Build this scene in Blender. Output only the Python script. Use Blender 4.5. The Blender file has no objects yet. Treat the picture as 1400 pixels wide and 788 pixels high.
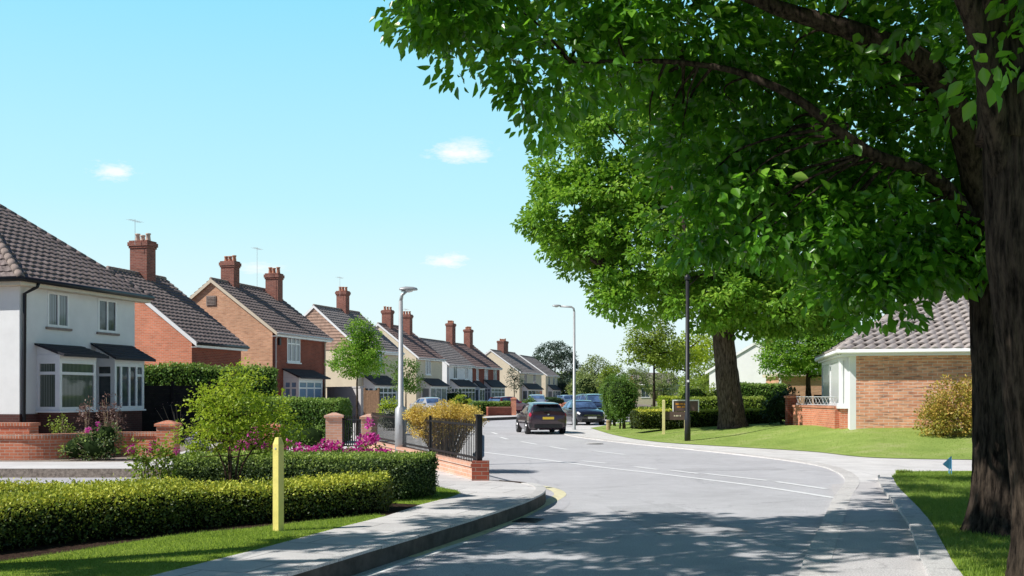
import bpy, math, random
import numpy as np
from mathutils import Vector, Matrix
from mathutils.bvhtree import BVHTree

random.seed(7)
RNG = np.random.default_rng(11)
scene = bpy.context.scene
col = scene.collection
R = math.radians
F, HZ, CX, EYE = 1400.0, 540.0, 700.0, 1.8      # focal length in photo pixels, horizon row, centre column, eye height


def at(px, py, z=0.0):
    """ground point of height z seen at a photo pixel"""
    Y = F * (EYE - z) / (py - HZ)
    return ((px - CX) / F * Y, Y)


# ------------------------------------------------------------------ object helpers
def tag(o, label=None, cat=None, group=None, kind=None):
    if label: o['label'] = label
    if cat: o['category'] = cat
    if group: o['group'] = group
    if kind: o['kind'] = kind
    return o


def thing(name, label, cat, loc=(0, 0, 0), rz=0.0, group=None):
    o = bpy.data.objects.new(name, None)
    o.empty_display_size = 0.2
    col.objects.link(o)
    o.location = loc
    o.rotation_euler = (0, 0, rz)
    return tag(o, label, cat, group)


class MB:
    """collects polygons and builds ONE mesh object"""
    def __init__(s):
        s.v, s.f, s.m = [], [], []

    def poly(s, pts, m=0):
        i = len(s.v)
        s.v.extend([tuple(p) for p in pts])
        s.f.append(tuple(range(i, i + len(pts))))
        s.m.append(m)

    def box(s, x0, y0, z0, x1, y1, z1, m=0):
        i = len(s.v)
        s.v += [(x0, y0, z0), (x1, y0, z0), (x1, y1, z0), (x0, y1, z0), (x0, y0, z1), (x1, y0, z1), (x1, y1, z1), (x0, y1, z1)]
        for f in ((0, 3, 2, 1), (4, 5, 6, 7), (0, 1, 5, 4), (1, 2, 6, 5), (2, 3, 7, 6), (3, 0, 4, 7)):
            s.f.append(tuple(i + k for k in f)); s.m.append(m)

    def prism(s, poly, z0, z1, m=0, mtop=None, bottom=False):
        """poly: counter-clockwise (x, y) list"""
        n = len(poly)
        i = len(s.v)
        s.v += [(p[0], p[1], z0) for p in poly] + [(p[0], p[1], z1) for p in poly]
        for k in range(n):
            j = (k + 1) % n
            s.f.append((i + k, i + j, i + n + j, i + n + k)); s.m.append(m)
        s.f.append(tuple(i + n + k for k in range(n))); s.m.append(m if mtop is None else mtop)
        if bottom:
            s.f.append(tuple(i + k for k in reversed(range(n)))); s.m.append(m)

    def rings(s, rings, m=0, cap0=False, cap1=False, closed=True):
        i = len(s.v)
        n = len(rings[0])
        for r in rings: s.v.extend([tuple(p) for p in r])
        for a in range(len(rings) - 1):
            for k in range(n if closed else n - 1):
                j = (k + 1) % n
                s.f.append((i + a * n + k, i + a * n + j, i + (a + 1) * n + j, i + (a + 1) * n + k)); s.m.append(m)
        if cap0: s.f.append(tuple(i + k for k in reversed(range(n)))); s.m.append(m)
        if cap1:
            b = i + (len(rings) - 1) * n
            s.f.append(tuple(b + k for k in range(n))); s.m.append(m)

    def tube(s, pts, rad, segs=8, m=0, caps=True, wob=None):
        pts = [Vector(p) for p in pts]
        if not hasattr(rad, '__len__'): rad = [rad] * len(pts)
        rr = []
        up = Vector((0.0, 0.0, 1.0))
        prev = None
        for k, p in enumerate(pts):
            t = (pts[min(k + 1, len(pts) - 1)] - pts[max(k - 1, 0)])
            t = t.normalized() if t.length > 1e-9 else up
            if prev is None:
                a = t.orthogonal().normalized() if abs(t.z) > 0.9 else t.cross(up).normalized()
            else:
                a = prev - t * prev.dot(t)
                a = a.normalized() if a.length > 1e-6 else t.orthogonal().normalized()
            prev = a
            b = t.cross(a)
            ring = []
            for q in range(segs):
                ang = 2 * math.pi * q / segs
                r = rad[k] * (wob(q, k) if wob else 1)
                ring.append(p + a * (math.cos(ang) * r) + b * (math.sin(ang) * r))
            rr.append(ring)
        s.rings(rr, m, caps, caps)

    def bar(s, a, b, w, h, m=0):
        a, b = Vector(a), Vector(b)
        t = (b - a).normalized()
        up = Vector((0, 0, 1)) if abs(t.z) < 0.95 else Vector((0, 1, 0))
        x = t.cross(up).normalized()
        y = x.cross(t)
        rr = []
        for p in (a, b):
            rr.append([p + x * sx * w / 2 + y * sy * h / 2 for sx, sy in ((-1, -1), (1, -1), (1, 1), (-1, 1))])
        s.rings(rr, m, True, True)

    def lathe(s, c, prof, segs=12, m=0):
        rr = [[(c[0] + r * math.cos(2 * math.pi * k / segs), c[1] + r * math.sin(2 * math.pi * k / segs), c[2] + z) for k in range(segs)] for r, z in prof]
        s.rings(rr, m, True, True)

    def build(s, name, mats, parent=None, smooth=False, uv=True):
        me = bpy.data.meshes.new(name)
        me.from_pydata(s.v, [], s.f)
        if not isinstance(mats, (list, tuple)): mats = [mats]
        for mt in mats: me.materials.append(mt)
        if len(mats) > 1: me.polygons.foreach_set('material_index', s.m)
        if uv:
            lay = me.uv_layers.new(name='UVMap')
            uvs = np.zeros((len(me.loops), 2), np.float32)
            for p in me.polygons:
                n = p.normal
                if abs(n.z) > 0.97:
                    for li in p.loop_indices:
                        c = me.vertices[me.loops[li].vertex_index].co
                        uvs[li] = (c.x, c.y)
                else:
                    t = Vector((-n.y, n.x, 0)).normalized()
                    b = n.cross(t)
                    for li in p.loop_indices:
                        c = me.vertices[me.loops[li].vertex_index].co
                        uvs[li] = (c.dot(t), c.dot(b))
            lay.data.foreach_set('uv', uvs.ravel())
        if smooth: me.polygons.foreach_set('use_smooth', [True] * len(me.polygons))
        me.update()
        o = bpy.data.objects.new(name, me)
        col.objects.link(o)
        o.parent = parent
        return o


# ------------------------------------------------------------------ materials
def newmat(name):
    m = bpy.data.materials.new(name)
    m.use_nodes = True
    nt = m.node_tree
    nt.nodes.clear()
    out = nt.nodes.new('ShaderNodeOutputMaterial')
    return m, nt, out


def L(nt, a, b): nt.links.new(a, b)


def noise(nt, coord, scale, detail=4.0, rough=0.6):
    n = nt.nodes.new('ShaderNodeTexNoise')
    n.inputs['Scale'].default_value = scale
    n.inputs['Detail'].default_value = detail
    n.inputs['Roughness'].default_value = rough
    L(nt, coord, n.inputs['Vector'])
    return n


def ramp(nt, fac, stops):
    r = nt.nodes.new('ShaderNodeValToRGB')
    e = r.color_ramp.elements
    while len(e) < len(stops): e.new(0.5)
    for k, (p, c) in enumerate(stops):
        e[k].position = p
        e[k].color = (*c, 1) if len(c) == 3 else c
    L(nt, fac, r.inputs['Fac'])
    return r


def mixc(nt, fac, a, b, mode='MIX'):
    n = nt.nodes.new('ShaderNodeMix')
    n.data_type = 'RGBA'
    n.blend_type = mode
    for sock, val in ((n.inputs[0], fac), (n.inputs[6], a), (n.inputs[7], b)):
        if isinstance(val, (int, float)): sock.default_value = val
        elif isinstance(val, (tuple, list)): sock.default_value = (*val[:3], 1)
        else: L(nt, val, sock)
    return n.outputs[2]


def coords(nt, kind):
    if kind == 'world':
        return nt.nodes.new('ShaderNodeNewGeometry').outputs['Position']
    if kind == 'uv':
        return nt.nodes.new('ShaderNodeTexCoord').outputs['UV']
    return nt.nodes.new('ShaderNodeTexCoord').outputs['Object']


def principled(nt, out, rough=0.7, spec=0.3, metal=0.0):
    p = nt.nodes.new('ShaderNodeBsdfPrincipled')
    p.inputs['Roughness'].default_value = rough
    p.inputs['Specular IOR Level'].default_value = spec
    p.inputs['Metallic'].default_value = metal
    L(nt, p.outputs[0], out.inputs['Surface'])
    return p


def simple(name, c, rough=0.6, spec=0.3, metal=0.0, var=0.15, scale=6.0, bump=0.0, bscale=40.0, kind='object', coat=0.0):
    m, nt, out = newmat(name)
    p = principled(nt, out, rough, spec, metal)
    co = coords(nt, kind)
    n = noise(nt, co, scale, 6)
    lo = tuple(x * (1 - var) for x in c); hi = tuple(min(1, x * (1 + var)) for x in c)
    r = ramp(nt, n.outputs['Fac'], [(0.3, lo), (0.7, hi)])
    L(nt, r.outputs[0], p.inputs['Base Color'])
    if coat: p.inputs['Coat Weight'].default_value = coat; p.inputs['Coat Roughness'].default_value = 0.06
    if bump:
        b = nt.nodes.new('ShaderNodeBump')
        b.inputs['Strength'].default_value = bump
        b.inputs['Distance'].default_value = 0.02
        nb = noise(nt, co, bscale, 5)
        L(nt, nb.outputs['Fac'], b.inputs['Height'])
        L(nt, b.outputs[0], p.inputs['Normal'])
    return m


def brick(name, c1, c2, mortar, scale=1.0, var=0.35, dirt=(0.10, 0.06, 0.05), dirt_amt=0.35):
    m, nt, out = newmat(name)
    p = principled(nt, out, 0.85, 0.15)
    uv = coords(nt, 'uv')
    b = nt.nodes.new('ShaderNodeTexBrick')
    b.inputs['Scale'].default_value = scale
    b.inputs['Brick Width'].default_value = 0.225
    b.inputs['Row Height'].default_value = 0.075
    b.inputs['Mortar Size'].default_value = 0.007
    b.inputs['Mortar Smooth'].default_value = 0.1
    b.inputs['Bias'].default_value = -0.1
    b.inputs['Color1'].default_value = (*c1, 1)
    b.inputs['Color2'].default_value = (*c2, 1)
    b.inputs['Mortar'].default_value = (*mortar, 1)
    L(nt, uv, b.inputs['Vector'])
    mp = nt.nodes.new('ShaderNodeMapping')
    mp.inputs['Scale'].default_value = (2.2, 13.3, 1)
    L(nt, uv, mp.inputs['Vector'])
    n1 = noise(nt, mp.outputs[0], 1.0, 2)
    f1 = ramp(nt, n1.outputs['Fac'], [(0.50, (0, 0, 0)), (0.72, (dirt_amt,) * 3)])
    c = mixc(nt, f1.outputs[0], b.outputs['Color'], dirt)
    n2 = noise(nt, uv, 0.8, 5)
    f2 = ramp(nt, n2.outputs['Fac'], [(0.3, (1 - var * .6,) * 3), (0.7, (1 + var * .35,) * 3)])
    c = mixc(nt, 1.0, c, f2.outputs[0], 'MULTIPLY')
    L(nt, c, p.inputs['Base Color'])
    bp = nt.nodes.new('ShaderNodeBump')
    bp.inputs['Strength'].default_value = 0.5
    bp.inputs['Distance'].default_value = 0.01
    bp.invert = True
    L(nt, b.outputs['Fac'], bp.inputs['Height'])
    L(nt, bp.outputs[0], p.inputs['Normal'])
    return m


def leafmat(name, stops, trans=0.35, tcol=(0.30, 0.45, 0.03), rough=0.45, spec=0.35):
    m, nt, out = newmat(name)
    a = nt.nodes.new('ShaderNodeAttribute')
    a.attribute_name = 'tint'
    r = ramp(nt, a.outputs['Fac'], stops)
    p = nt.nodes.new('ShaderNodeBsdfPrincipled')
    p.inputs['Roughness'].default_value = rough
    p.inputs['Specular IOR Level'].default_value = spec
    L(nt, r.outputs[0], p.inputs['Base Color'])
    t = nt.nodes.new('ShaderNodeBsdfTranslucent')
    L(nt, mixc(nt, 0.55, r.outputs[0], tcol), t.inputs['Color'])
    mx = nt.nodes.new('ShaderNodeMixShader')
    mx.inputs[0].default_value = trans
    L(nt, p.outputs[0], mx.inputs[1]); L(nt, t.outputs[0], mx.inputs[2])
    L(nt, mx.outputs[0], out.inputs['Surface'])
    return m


def asphalt(name, c, var=0.1):
    m, nt, out = newmat(name)
    p = principled(nt, out, 0.9, 0.2)
    g = coords(nt, 'world')
    n1 = noise(nt, g, 0.35, 5)
    n2 = noise(nt, g, 60, 3)
    n3 = noise(nt, g, 2.5, 6, .7)
    f1 = ramp(nt, n1.outputs['Fac'], [(0.3, (1 - var,) * 3), (0.7, (1 + var,) * 3)])
    f2 = ramp(nt, n2.outputs['Fac'], [(0.35, (0.68,) * 3), (0.65, (1.22,) * 3)])
    f3 = ramp(nt, n3.outputs['Fac'], [(0.35, (0.93,) * 3), (0.65, (1.05,) * 3)])
    cc = mixc(nt, 1.0, c, f1.outputs[0], 'MULTIPLY')
    cc = mixc(nt, 1.0, cc, f2.outputs[0], 'MULTIPLY')
    cc = mixc(nt, 1.0, cc, f3.outputs[0], 'MULTIPLY')
    v = nt.nodes.new('ShaderNodeTexVoronoi')
    v.feature = 'DISTANCE_TO_EDGE'
    v.inputs['Scale'].default_value = 0.25
    nd = noise(nt, g, 1.2, 4)
    add = nt.nodes.new('ShaderNodeVectorMath'); add.operation = 'ADD'
    sc = nt.nodes.new('ShaderNodeVectorMath'); sc.operation = 'SCALE'; sc.inputs['Scale'].default_value = 1.2
    L(nt, nd.outputs['Color'], sc.inputs[0]); L(nt, g, add.inputs[0]); L(nt, sc.outputs[0], add.inputs[1])
    L(nt, add.outputs[0], v.inputs['Vector'])
    cr = ramp(nt, v.outputs['Distance'], [(0.0, (0.75,) * 3), (0.006, (1, 1, 1))])
    cc = mixc(nt, 1.0, cc, cr.outputs[0], 'MULTIPLY')
    L(nt, cc, p.inputs['Base Color'])
    b = nt.nodes.new('ShaderNodeBump'); b.inputs['Strength'].default_value = 0.35; b.inputs['Distance'].default_value = 0.006
    L(nt, n2.outputs['Fac'], b.inputs['Height']); L(nt, b.outputs[0], p.inputs['Normal'])
    return m


def paving(name, c, w=0.9, h=0.6, joint=0.012, jc=0.55, rot=0.0, var=.12):
    m, nt, out = newmat(name)
    p = principled(nt, out, 0.85, 0.2)
    g = coords(nt, 'world')
    mp = nt.nodes.new('ShaderNodeMapping'); mp.inputs['Rotation'].default_value = (0, 0, rot)
    L(nt, g, mp.inputs['Vector'])
    b = nt.nodes.new('ShaderNodeTexBrick')
    b.inputs['Scale'].default_value = 1
    b.inputs['Brick Width'].default_value = w; b.inputs['Row Height'].default_value = h
    b.inputs['Mortar Size'].default_value = joint
    b.inputs['Color1'].default_value = (*c, 1)
    b.inputs['Color2'].default_value = (*[x * (1 - var) for x in c], 1)
    b.inputs['Mortar'].default_value = (*[x * jc for x in c], 1)
    L(nt, mp.outputs[0], b.inputs['Vector'])
    n = noise(nt, g, 1.3, 6)
    f = ramp(nt, n.outputs['Fac'], [(0.3, (0.86,) * 3), (0.7, (1.08,) * 3)])
    n2 = noise(nt, g, 45, 3)
    f2 = ramp(nt, n2.outputs['Fac'], [(0.35, (0.9,) * 3), (0.65, (1.06,) * 3)])
    cc = mixc(nt, 1.0, b.outputs['Color'], f.outputs[0], 'MULTIPLY')
    cc = mixc(nt, 1.0, cc, f2.outputs[0], 'MULTIPLY')
    L(nt, cc, p.inputs['Base Color'])
    return m


def lawnmat(name, c1, c2, c3):
    m, nt, out = newmat(name)
    p = principled(nt, out, 0.9, 0.1)
    g = coords(nt, 'world')
    n = noise(nt, g, 0.7, 6, .65)
    r = ramp(nt, n.outputs['Fac'], [(0.3, c1), (0.52, c2), (0.72, c3)])
    n2 = noise(nt, g, 30, 4, .7)
    f = ramp(nt, n2.outputs['Fac'], [(0.3, (0.65,) * 3), (0.7, (1.3,) * 3)])
    L(nt, mixc(nt, 1.0, r.outputs[0], f.outputs[0], 'MULTIPLY'), p.inputs['Base Color'])
    b = nt.nodes.new('ShaderNodeBump'); b.inputs['Strength'].default_value = 0.6; b.inputs['Distance'].default_value = 0.03
    L(nt, n2.outputs['Fac'], b.inputs['Height']); L(nt, b.outputs[0], p.inputs['Normal'])
    return m


def barkmat(name, c, c2):
    m, nt, out = newmat(name)
    p = principled(nt, out, 0.95, 0.1)
    g = coords(nt, 'object')
    mp = nt.nodes.new('ShaderNodeMapping'); mp.inputs['Scale'].default_value = (20, 20, 3.6)
    L(nt, g, mp.inputs['Vector'])
    n = noise(nt, mp.outputs[0], 1.0, 6, .65)
    n2 = noise(nt, g, 1.1, 4)
    r = ramp(nt, n.outputs['Fac'], [(0.36, c), (0.62, c2)])
    f = ramp(nt, n2.outputs['Fac'], [(0.3, (.75, .75, .75)), (.7, (1.2, 1.18, 1.1))])
    L(nt, mixc(nt, 1.0, r.outputs[0], f.outputs[0], 'MULTIPLY'), p.inputs['Base Color'])
    b = nt.nodes.new('ShaderNodeBump'); b.inputs['Strength'].default_value = 0.9; b.inputs['Distance'].default_value = 0.04
    L(nt, n.outputs['Fac'], b.inputs['Height']); L(nt, b.outputs[0], p.inputs['Normal'])
    return m


def glassmat(name, dark=(0.02, 0.03, 0.035), stripes=None, lo=(0.03, .04, .04), rough=0.03):
    """window pane: dark room (or hanging blinds) behind a glossy sheet"""
    m, nt, out = newmat(name)
    p = principled(nt, out, rough, 0.6)
    if stripes:
        uv = coords(nt, 'uv')
        w = nt.nodes.new('ShaderNodeTexWave')
        w.bands_direction = 'X'
        w.inputs['Scale'].default_value = stripes
        w.inputs['Distortion'].default_value = 0.4
        L(nt, uv, w.inputs['Vector'])
        r = ramp(nt, w.outputs['Fac'], [(0.25, lo), (0.75, dark)])
        L(nt, r.outputs[0], p.inputs['Base Color'])
    else:
        g = coords(nt, 'object')
        n = noise(nt, g, 1.7, 3)
        r = ramp(nt, n.outputs['Fac'], [(0.4, dark), (0.62, tuple(x * 2.2 for x in dark))])
        L(nt, r.outputs[0], p.inputs['Base Color'])
    return m


M = {}
M['brick_orange'] = brick('brick_orange', (0.80, 0.27, 0.15), (0.66, 0.21, 0.11), (0.68, 0.50, 0.40), dirt_amt=.2)
M['brick_tan'] = brick('brick_tan', (0.74, 0.41, 0.245), (0.60, 0.30, 0.175), (0.68, 0.50, 0.38), dirt_amt=.4, dirt=(.25, .12, .08))
M['brick_red'] = brick('brick_red', (0.34, 0.085, 0.05), (0.25, 0.06, 0.04), (0.30, 0.2, 0.16))  # also stands in for shaded street fronts of the lighter brick houses
M['brick_chimney'] = brick('brick_chimney', (0.34, 0.125, 0.09), (0.24, 0.085, 0.065), (0.36, 0.26, 0.22), dirt_amt=.6)
M['brick_dark'] = brick('brick_dark', (0.13, 0.05, 0.045), (0.09, 0.04, 0.035), (0.12, 0.09, 0.08))
M['brick_wall'] = brick('brick_wall', (0.72, 0.25, 0.14), (0.58, 0.18, 0.10), (0.64, 0.48, 0.38), dirt_amt=.2)
M['brick_bungalow'] = brick('brick_bungalow', (0.90, 0.45, 0.28), (0.74, 0.30, 0.175), (0.82, 0.66, 0.54), dirt=(.10, .075, .085), dirt_amt=.8, scale=.72)
M['brick_pink'] = brick('brick_pink', (0.78, 0.44, 0.31), (0.70, 0.35, 0.23), (0.70, 0.58, 0.50), dirt_amt=.15)
M['render_white'] = simple('render_white', (0.86, 0.86, 0.85), 0.85, .2, var=.05, scale=1.5, bump=.15, bscale=90)
M['render_cream'] = simple('render_cream', (0.74, 0.64, 0.48), 0.85, .2, var=.06, scale=1.5, bump=.15, bscale=90)
M['white'] = simple('white_upvc', (0.92, 0.92, 0.92), 0.35, .4, var=.03)
M['cream'] = simple('cream_board', (0.72, 0.62, 0.48), 0.6, .3, var=.06)
M['tile_brown'] = simple('tile_brown', (0.235, 0.19, 0.178), 0.85, .2, var=.35, scale=5, kind='object')
M['tile_grey'] = simple('tile_grey', (0.30, 0.265, 0.25), 0.85, .2, var=.35, scale=5)
M['tile_pink'] = simple('tile_pink', (0.44, 0.39, 0.365), 0.8, .25, var=.2, scale=6)
M['tile_red'] = simple('tile_red', (0.27, 0.19, 0.17), 0.85, .2, var=.35, scale=5)
M['tile_hung'] = simple('tile_hung', (0.45, 0.30, 0.23), 0.85, .2, var=.3, scale=4)
M['ridge'] = simple('ridge_tile', (0.30, 0.24, 0.21), 0.85, .2, var=.25, scale=8)
M['slate'] = simple('dark_slate', (0.035, 0.035, 0.045), 0.7, .3, var=.3, scale=8)
M['black'] = simple('black_paint', (0.015, 0.015, 0.018), 0.4, .4, var=.2)
M['gutter_grey'] = simple('gutter_grey', (0.55, 0.55, 0.55), 0.4, .4, var=.05)
M['lead'] = simple('lead_flashing', (0.45, 0.47, 0.5), 0.6, .4, var=.15)
M['pot'] = simple('clay_pot', (0.52, 0.25, 0.16), 0.85, .2, var=.2)
M['pot_cream'] = simple('cream_pot', (0.66, 0.50, 0.40), 0.85, .2, var=.12)
M['glass'] = glassmat('window_glass', (0.045, 0.06, 0.07))
M['glass_dark'] = glassmat('window_glass_dark', (0.02, 0.026, 0.03))
M['glass_net'] = glassmat('window_net', (0.30, 0.33, 0.36), stripes=3.0, lo=(0.14, .16, .18))
M['glass_blind'] = glassmat('window_blind', (0.20, 0.23, 0.20), stripes=5.0, lo=(0.03, .045, .03))
M['glass_blue'] = glassmat('window_blue', (0.25, 0.38, 0.55), stripes=6.0, lo=(0.19, .30, .45))
M['curtain'] = glassmat('window_curtain', (0.85, 0.85, 0.84), stripes=1.6, lo=(0.55, .58, .6), rough=.25)
M['asphalt'] = asphalt('asphalt', (0.56, 0.55, 0.56))
M['asphalt_patch'] = asphalt('asphalt_patch', (0.49, 0.482, 0.49))
M['asphalt_side'] = asphalt('asphalt_side', (0.55, 0.54, 0.56))
M['pave'] = paving('paving', (0.72, 0.69, 0.67), .9, .6, rot=0.35)
M['pave_right'] = asphalt('pavement_right', (0.60, 0.57, 0.56))
M['concrete'] = paving('concrete_drive', (0.76, 0.735, 0.71), 3.2, 2.6, joint=.012, jc=.7, var=.05)
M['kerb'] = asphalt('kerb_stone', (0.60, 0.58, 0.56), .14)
M['kerb_face_shade'] = simple('kerb_face_shade', (0.10, 0.09, 0.08), 0.9, .1, var=.35, scale=5, kind='world')  # kerb stone colour darkened to stand in for its shaded face
M['channel'] = asphalt('channel_stone', (0.66, 0.63, 0.60), .12)
M['paint'] = simple('road_paint', (0.85, 0.85, 0.84), 0.7, .3, var=.12, scale=9, kind='world')
M['paint_yellow'] = simple('road_paint_yellow', (0.75, 0.69, 0.45), 0.75, .2, var=.2, scale=6, kind='world')
M['soil'] = simple('bark_mulch', (0.05, 0.03, 0.022), 0.95, .1, var=.6, scale=22, bump=1.0, bscale=35, kind='world')
M['soil_pale'] = simple('gravel_soil', (0.30, 0.25, 0.21), 0.95, .1, var=.45, scale=18, bump=.8, bscale=35, kind='world')
M['lawn'] = lawnmat('lawn', (0.17, 0.27, 0.022), (0.25, 0.36, 0.035), (0.34, 0.40, 0.08))
M['lawn_far'] = lawnmat('lawn_far', (0.23, 0.33, 0.075), (0.31, 0.41, 0.10), (0.44, 0.47, 0.19))
M['field'] = lawnmat('field', (0.10, 0.17, 0.03), (0.15, 0.22, 0.05), (0.22, 0.26, 0.09))
M['bark'] = barkmat('bark', (0.009, 0.007, 0.006), (0.085, 0.064, 0.050))
M['bark_mid'] = barkmat('bark_mid', (0.03, 0.022, 0.018), (0.17, 0.13, 0.108))
M['bark_red'] = barkmat('bark_red', (0.06, 0.035, 0.025), (0.16, 0.10, 0.07))
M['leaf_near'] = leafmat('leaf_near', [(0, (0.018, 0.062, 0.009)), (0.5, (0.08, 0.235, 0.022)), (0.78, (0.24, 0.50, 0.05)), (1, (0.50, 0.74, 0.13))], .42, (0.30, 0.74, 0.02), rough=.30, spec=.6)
M['leaf_mid'] = leafmat('leaf_mid', [(0, (0.06, 0.16, 0.016)), (0.45, (0.18, 0.37, 0.035)), (1, (0.54, 0.72, 0.12))], .38, (0.40, 0.70, 0.04))
M['leaf_light'] = leafmat('leaf_light', [(0, (0.11, 0.19, 0.022)), (0.5, (0.24, 0.35, 0.045)), (1, (0.40, 0.48, 0.09))], .35, (0.5, .6, .06))
M['leaf_lime'] = leafmat('leaf_lime', [(0, (0.20, 0.32, 0.022)), (0.5, (0.42, 0.55, 0.045)), (1, (0.66, 0.72, 0.09))], .42, (0.55, .66, .05))
M['leaf_green'] = leafmat('leaf_green', [(0, (0.05, 0.12, 0.022)), (0.5, (0.13, 0.26, 0.045)), (1, (0.32, 0.46, 0.10))], .3, (0.3, .42, .04))
M['leaf_dark'] = leafmat('leaf_dark', [(0, (0.018, 0.04, 0.02)), (0.5, (0.035, 0.075, 0.03)), (1, (0.07, 0.12, 0.045))], .2, (0.1, .2, .03))
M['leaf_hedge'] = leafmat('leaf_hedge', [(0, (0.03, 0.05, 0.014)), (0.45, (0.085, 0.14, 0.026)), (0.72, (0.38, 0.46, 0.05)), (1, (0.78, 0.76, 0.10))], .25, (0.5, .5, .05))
M['leaf_box'] = leafmat('leaf_box', [(0, (0.035, 0.07, 0.03)), (0.5, (0.13, 0.19, 0.075)), (0.8, (0.30, 0.42, 0.08)), (1, (0.48, 0.60, 0.12))], .25, (0.3, .42, .05))
M['leaf_gold'] = leafmat('leaf_gold', [(0, (0.45, 0.30, 0.06)), (0.5, (0.80, 0.60, 0.13)), (1, (0.92, 0.80, 0.28))], .3, (0.8, .6, .1))
M['leaf_autumn'] = leafmat('leaf_autumn', [(0, (0.16, 0.18, 0.03)), (0.4, (0.42, 0.38, 0.06)), (0.75, (0.70, 0.42, 0.12)), (1, (0.80, 0.62, 0.18))], .3, (0.6, .4, .08))
M['leaf_grey'] = leafmat('leaf_grey', [(0, (0.16, 0.17, 0.13)), (0.5, (0.32, 0.34, 0.26)), (1, (0.5, 0.5, 0.40))], .2, (0.4, .45, .2))
M['leaf_haze'] = leafmat('leaf_haze', [(0, (0.12, 0.18, 0.06)), (0.5, (0.26, 0.33, 0.10)), (1, (0.42, 0.48, 0.18))], .3, (0.4, .5, .1))
M['leaf_haze_dark'] = leafmat('leaf_haze_dark', [(0, (0.045, 0.075, 0.06)), (0.5, (0.07, 0.11, 0.075)), (1, (0.12, 0.17, 0.10))], .2, (0.15, .25, .08))
M['leaf_brown'] = leafmat('leaf_brown', [(0, (0.12, 0.07, 0.06)), (1, (0.28, 0.17, 0.14))], .2, (0.3, .15, .1))
M['grass'] = leafmat('grass_blades', [(0, (0.15, 0.24, 0.03)), (0.5, (0.25, 0.36, 0.06)), (1, (0.40, 0.46, 0.14))], .30, (0.36, .50, .08), rough=.6, spec=.2)
M['petal'] = leafmat('petal_magenta', [(0, (0.45, 0.01, 0.22)), (0.6, (0.75, 0.05, 0.42)), (1, (0.88, 0.25, 0.62))], .35, (0.9, .1, .5))
M['petal_lilac'] = leafmat('petal_lilac', [(0, (0.35, 0.30, 0.5)), (1, (0.62, 0.58, 0.75))], .3, (.6, .5, .8))
M['twig'] = simple('twig', (0.46, 0.35, 0.23), .9, .1, var=.3)
M['core_dark'] = simple('hedge_core', (0.012, 0.016, 0.008), 1.0, .0, var=.4, scale=9)
M['core_green'] = simple('hedge_core_green', (0.02, 0.035, 0.012), 1.0, .0, var=.4, scale=9)
M['yellow_post'] = simple('yellow_painted_wood', (0.88, 0.74, 0.22), .6, .3, var=.12, scale=7, bump=.2)
M['pole_grey'] = simple('galvanised_steel', (0.46, 0.47, 0.48), .45, .5, .3, var=.1, scale=5)
M['pole_black'] = simple('black_post', (0.02, 0.021, 0.026), .45, .4, var=.3)
M['wood_dark'] = simple('dark_fence', (0.03, 0.025, 0.024), .9, .1, var=.3, scale=7)
M['wood_brown'] = simple('brown_fence', (0.22, 0.14, 0.09), .9, .1, var=.3, scale=9)
M['grey_render'] = simple('grey_render', (0.55, 0.53, 0.52), .9, .1, var=.06, scale=2)
M['post_pale'] = simple('pale_post', (0.80, 0.70, 0.34), .6, .3, var=.12, scale=7)
M['stub'] = simple('weathered_timber', (0.42, 0.32, 0.18), .8, .2, var=.25, scale=9)
M['board'] = simple('sign_board', (0.13, 0.085, 0.075), .6, .3, var=.2)
M['orange'] = simple('orange_lettering', (0.70, 0.30, 0.05), .6, .3, var=.1)
M['blue_tag'] = simple('blue_plastic', (0.13, 0.42, 0.72), .4, .4, var=.15)
M['rubber'] = simple('tyre_rubber', (0.012, 0.012, 0.013), .8, .2, var=.3)
M['alloy'] = simple('alloy_rim', (0.5, 0.5, 0.52), .3, .5, .8, var=.1)
M['car_glass'] = glassmat('car_glass', (0.012, 0.015, 0.02), rough=.02)
M['car_glass_blue'] = glassmat('car_glass_blue', (0.05, 0.09, 0.17), rough=.02)
M['chrome'] = simple('chrome', (0.75, 0.75, 0.76), .12, .5, 1.0, var=.05)
M['lamp_red'] = simple('red_lens', (0.42, 0.02, 0.05), .15, .6, var=.2)
M['lamp_clear'] = simple('clear_lens', (0.75, 0.76, 0.78), .08, .7, var=.1)
M['plate_yellow'] = simple('plate_yellow', (0.85, 0.60, 0.06), .4, .4, var=.05)
M['plate_white'] = simple('plate_white', (0.75, 0.75, 0.72), .4, .4, var=.05)
M['plastic'] = simple('dark_plastic', (0.02, 0.02, 0.022), .5, .4, var=.2)


def carpaint(name, c):
    m, nt, out = newmat(name)
    p = principled(nt, out, .28, .5, .25)
    p.inputs['Coat Weight'].default_value = 1.0
    p.inputs['Coat Roughness'].default_value = .04
    n = noise(nt, coords(nt, 'object'), 3, 4)
    r = ramp(nt, n.outputs['Fac'], [(.3, tuple(x * .9 for x in c)), (.7, tuple(x * 1.1 for x in c))])
    L(nt, r.outputs[0], p.inputs['Base Color'])
    return m


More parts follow.
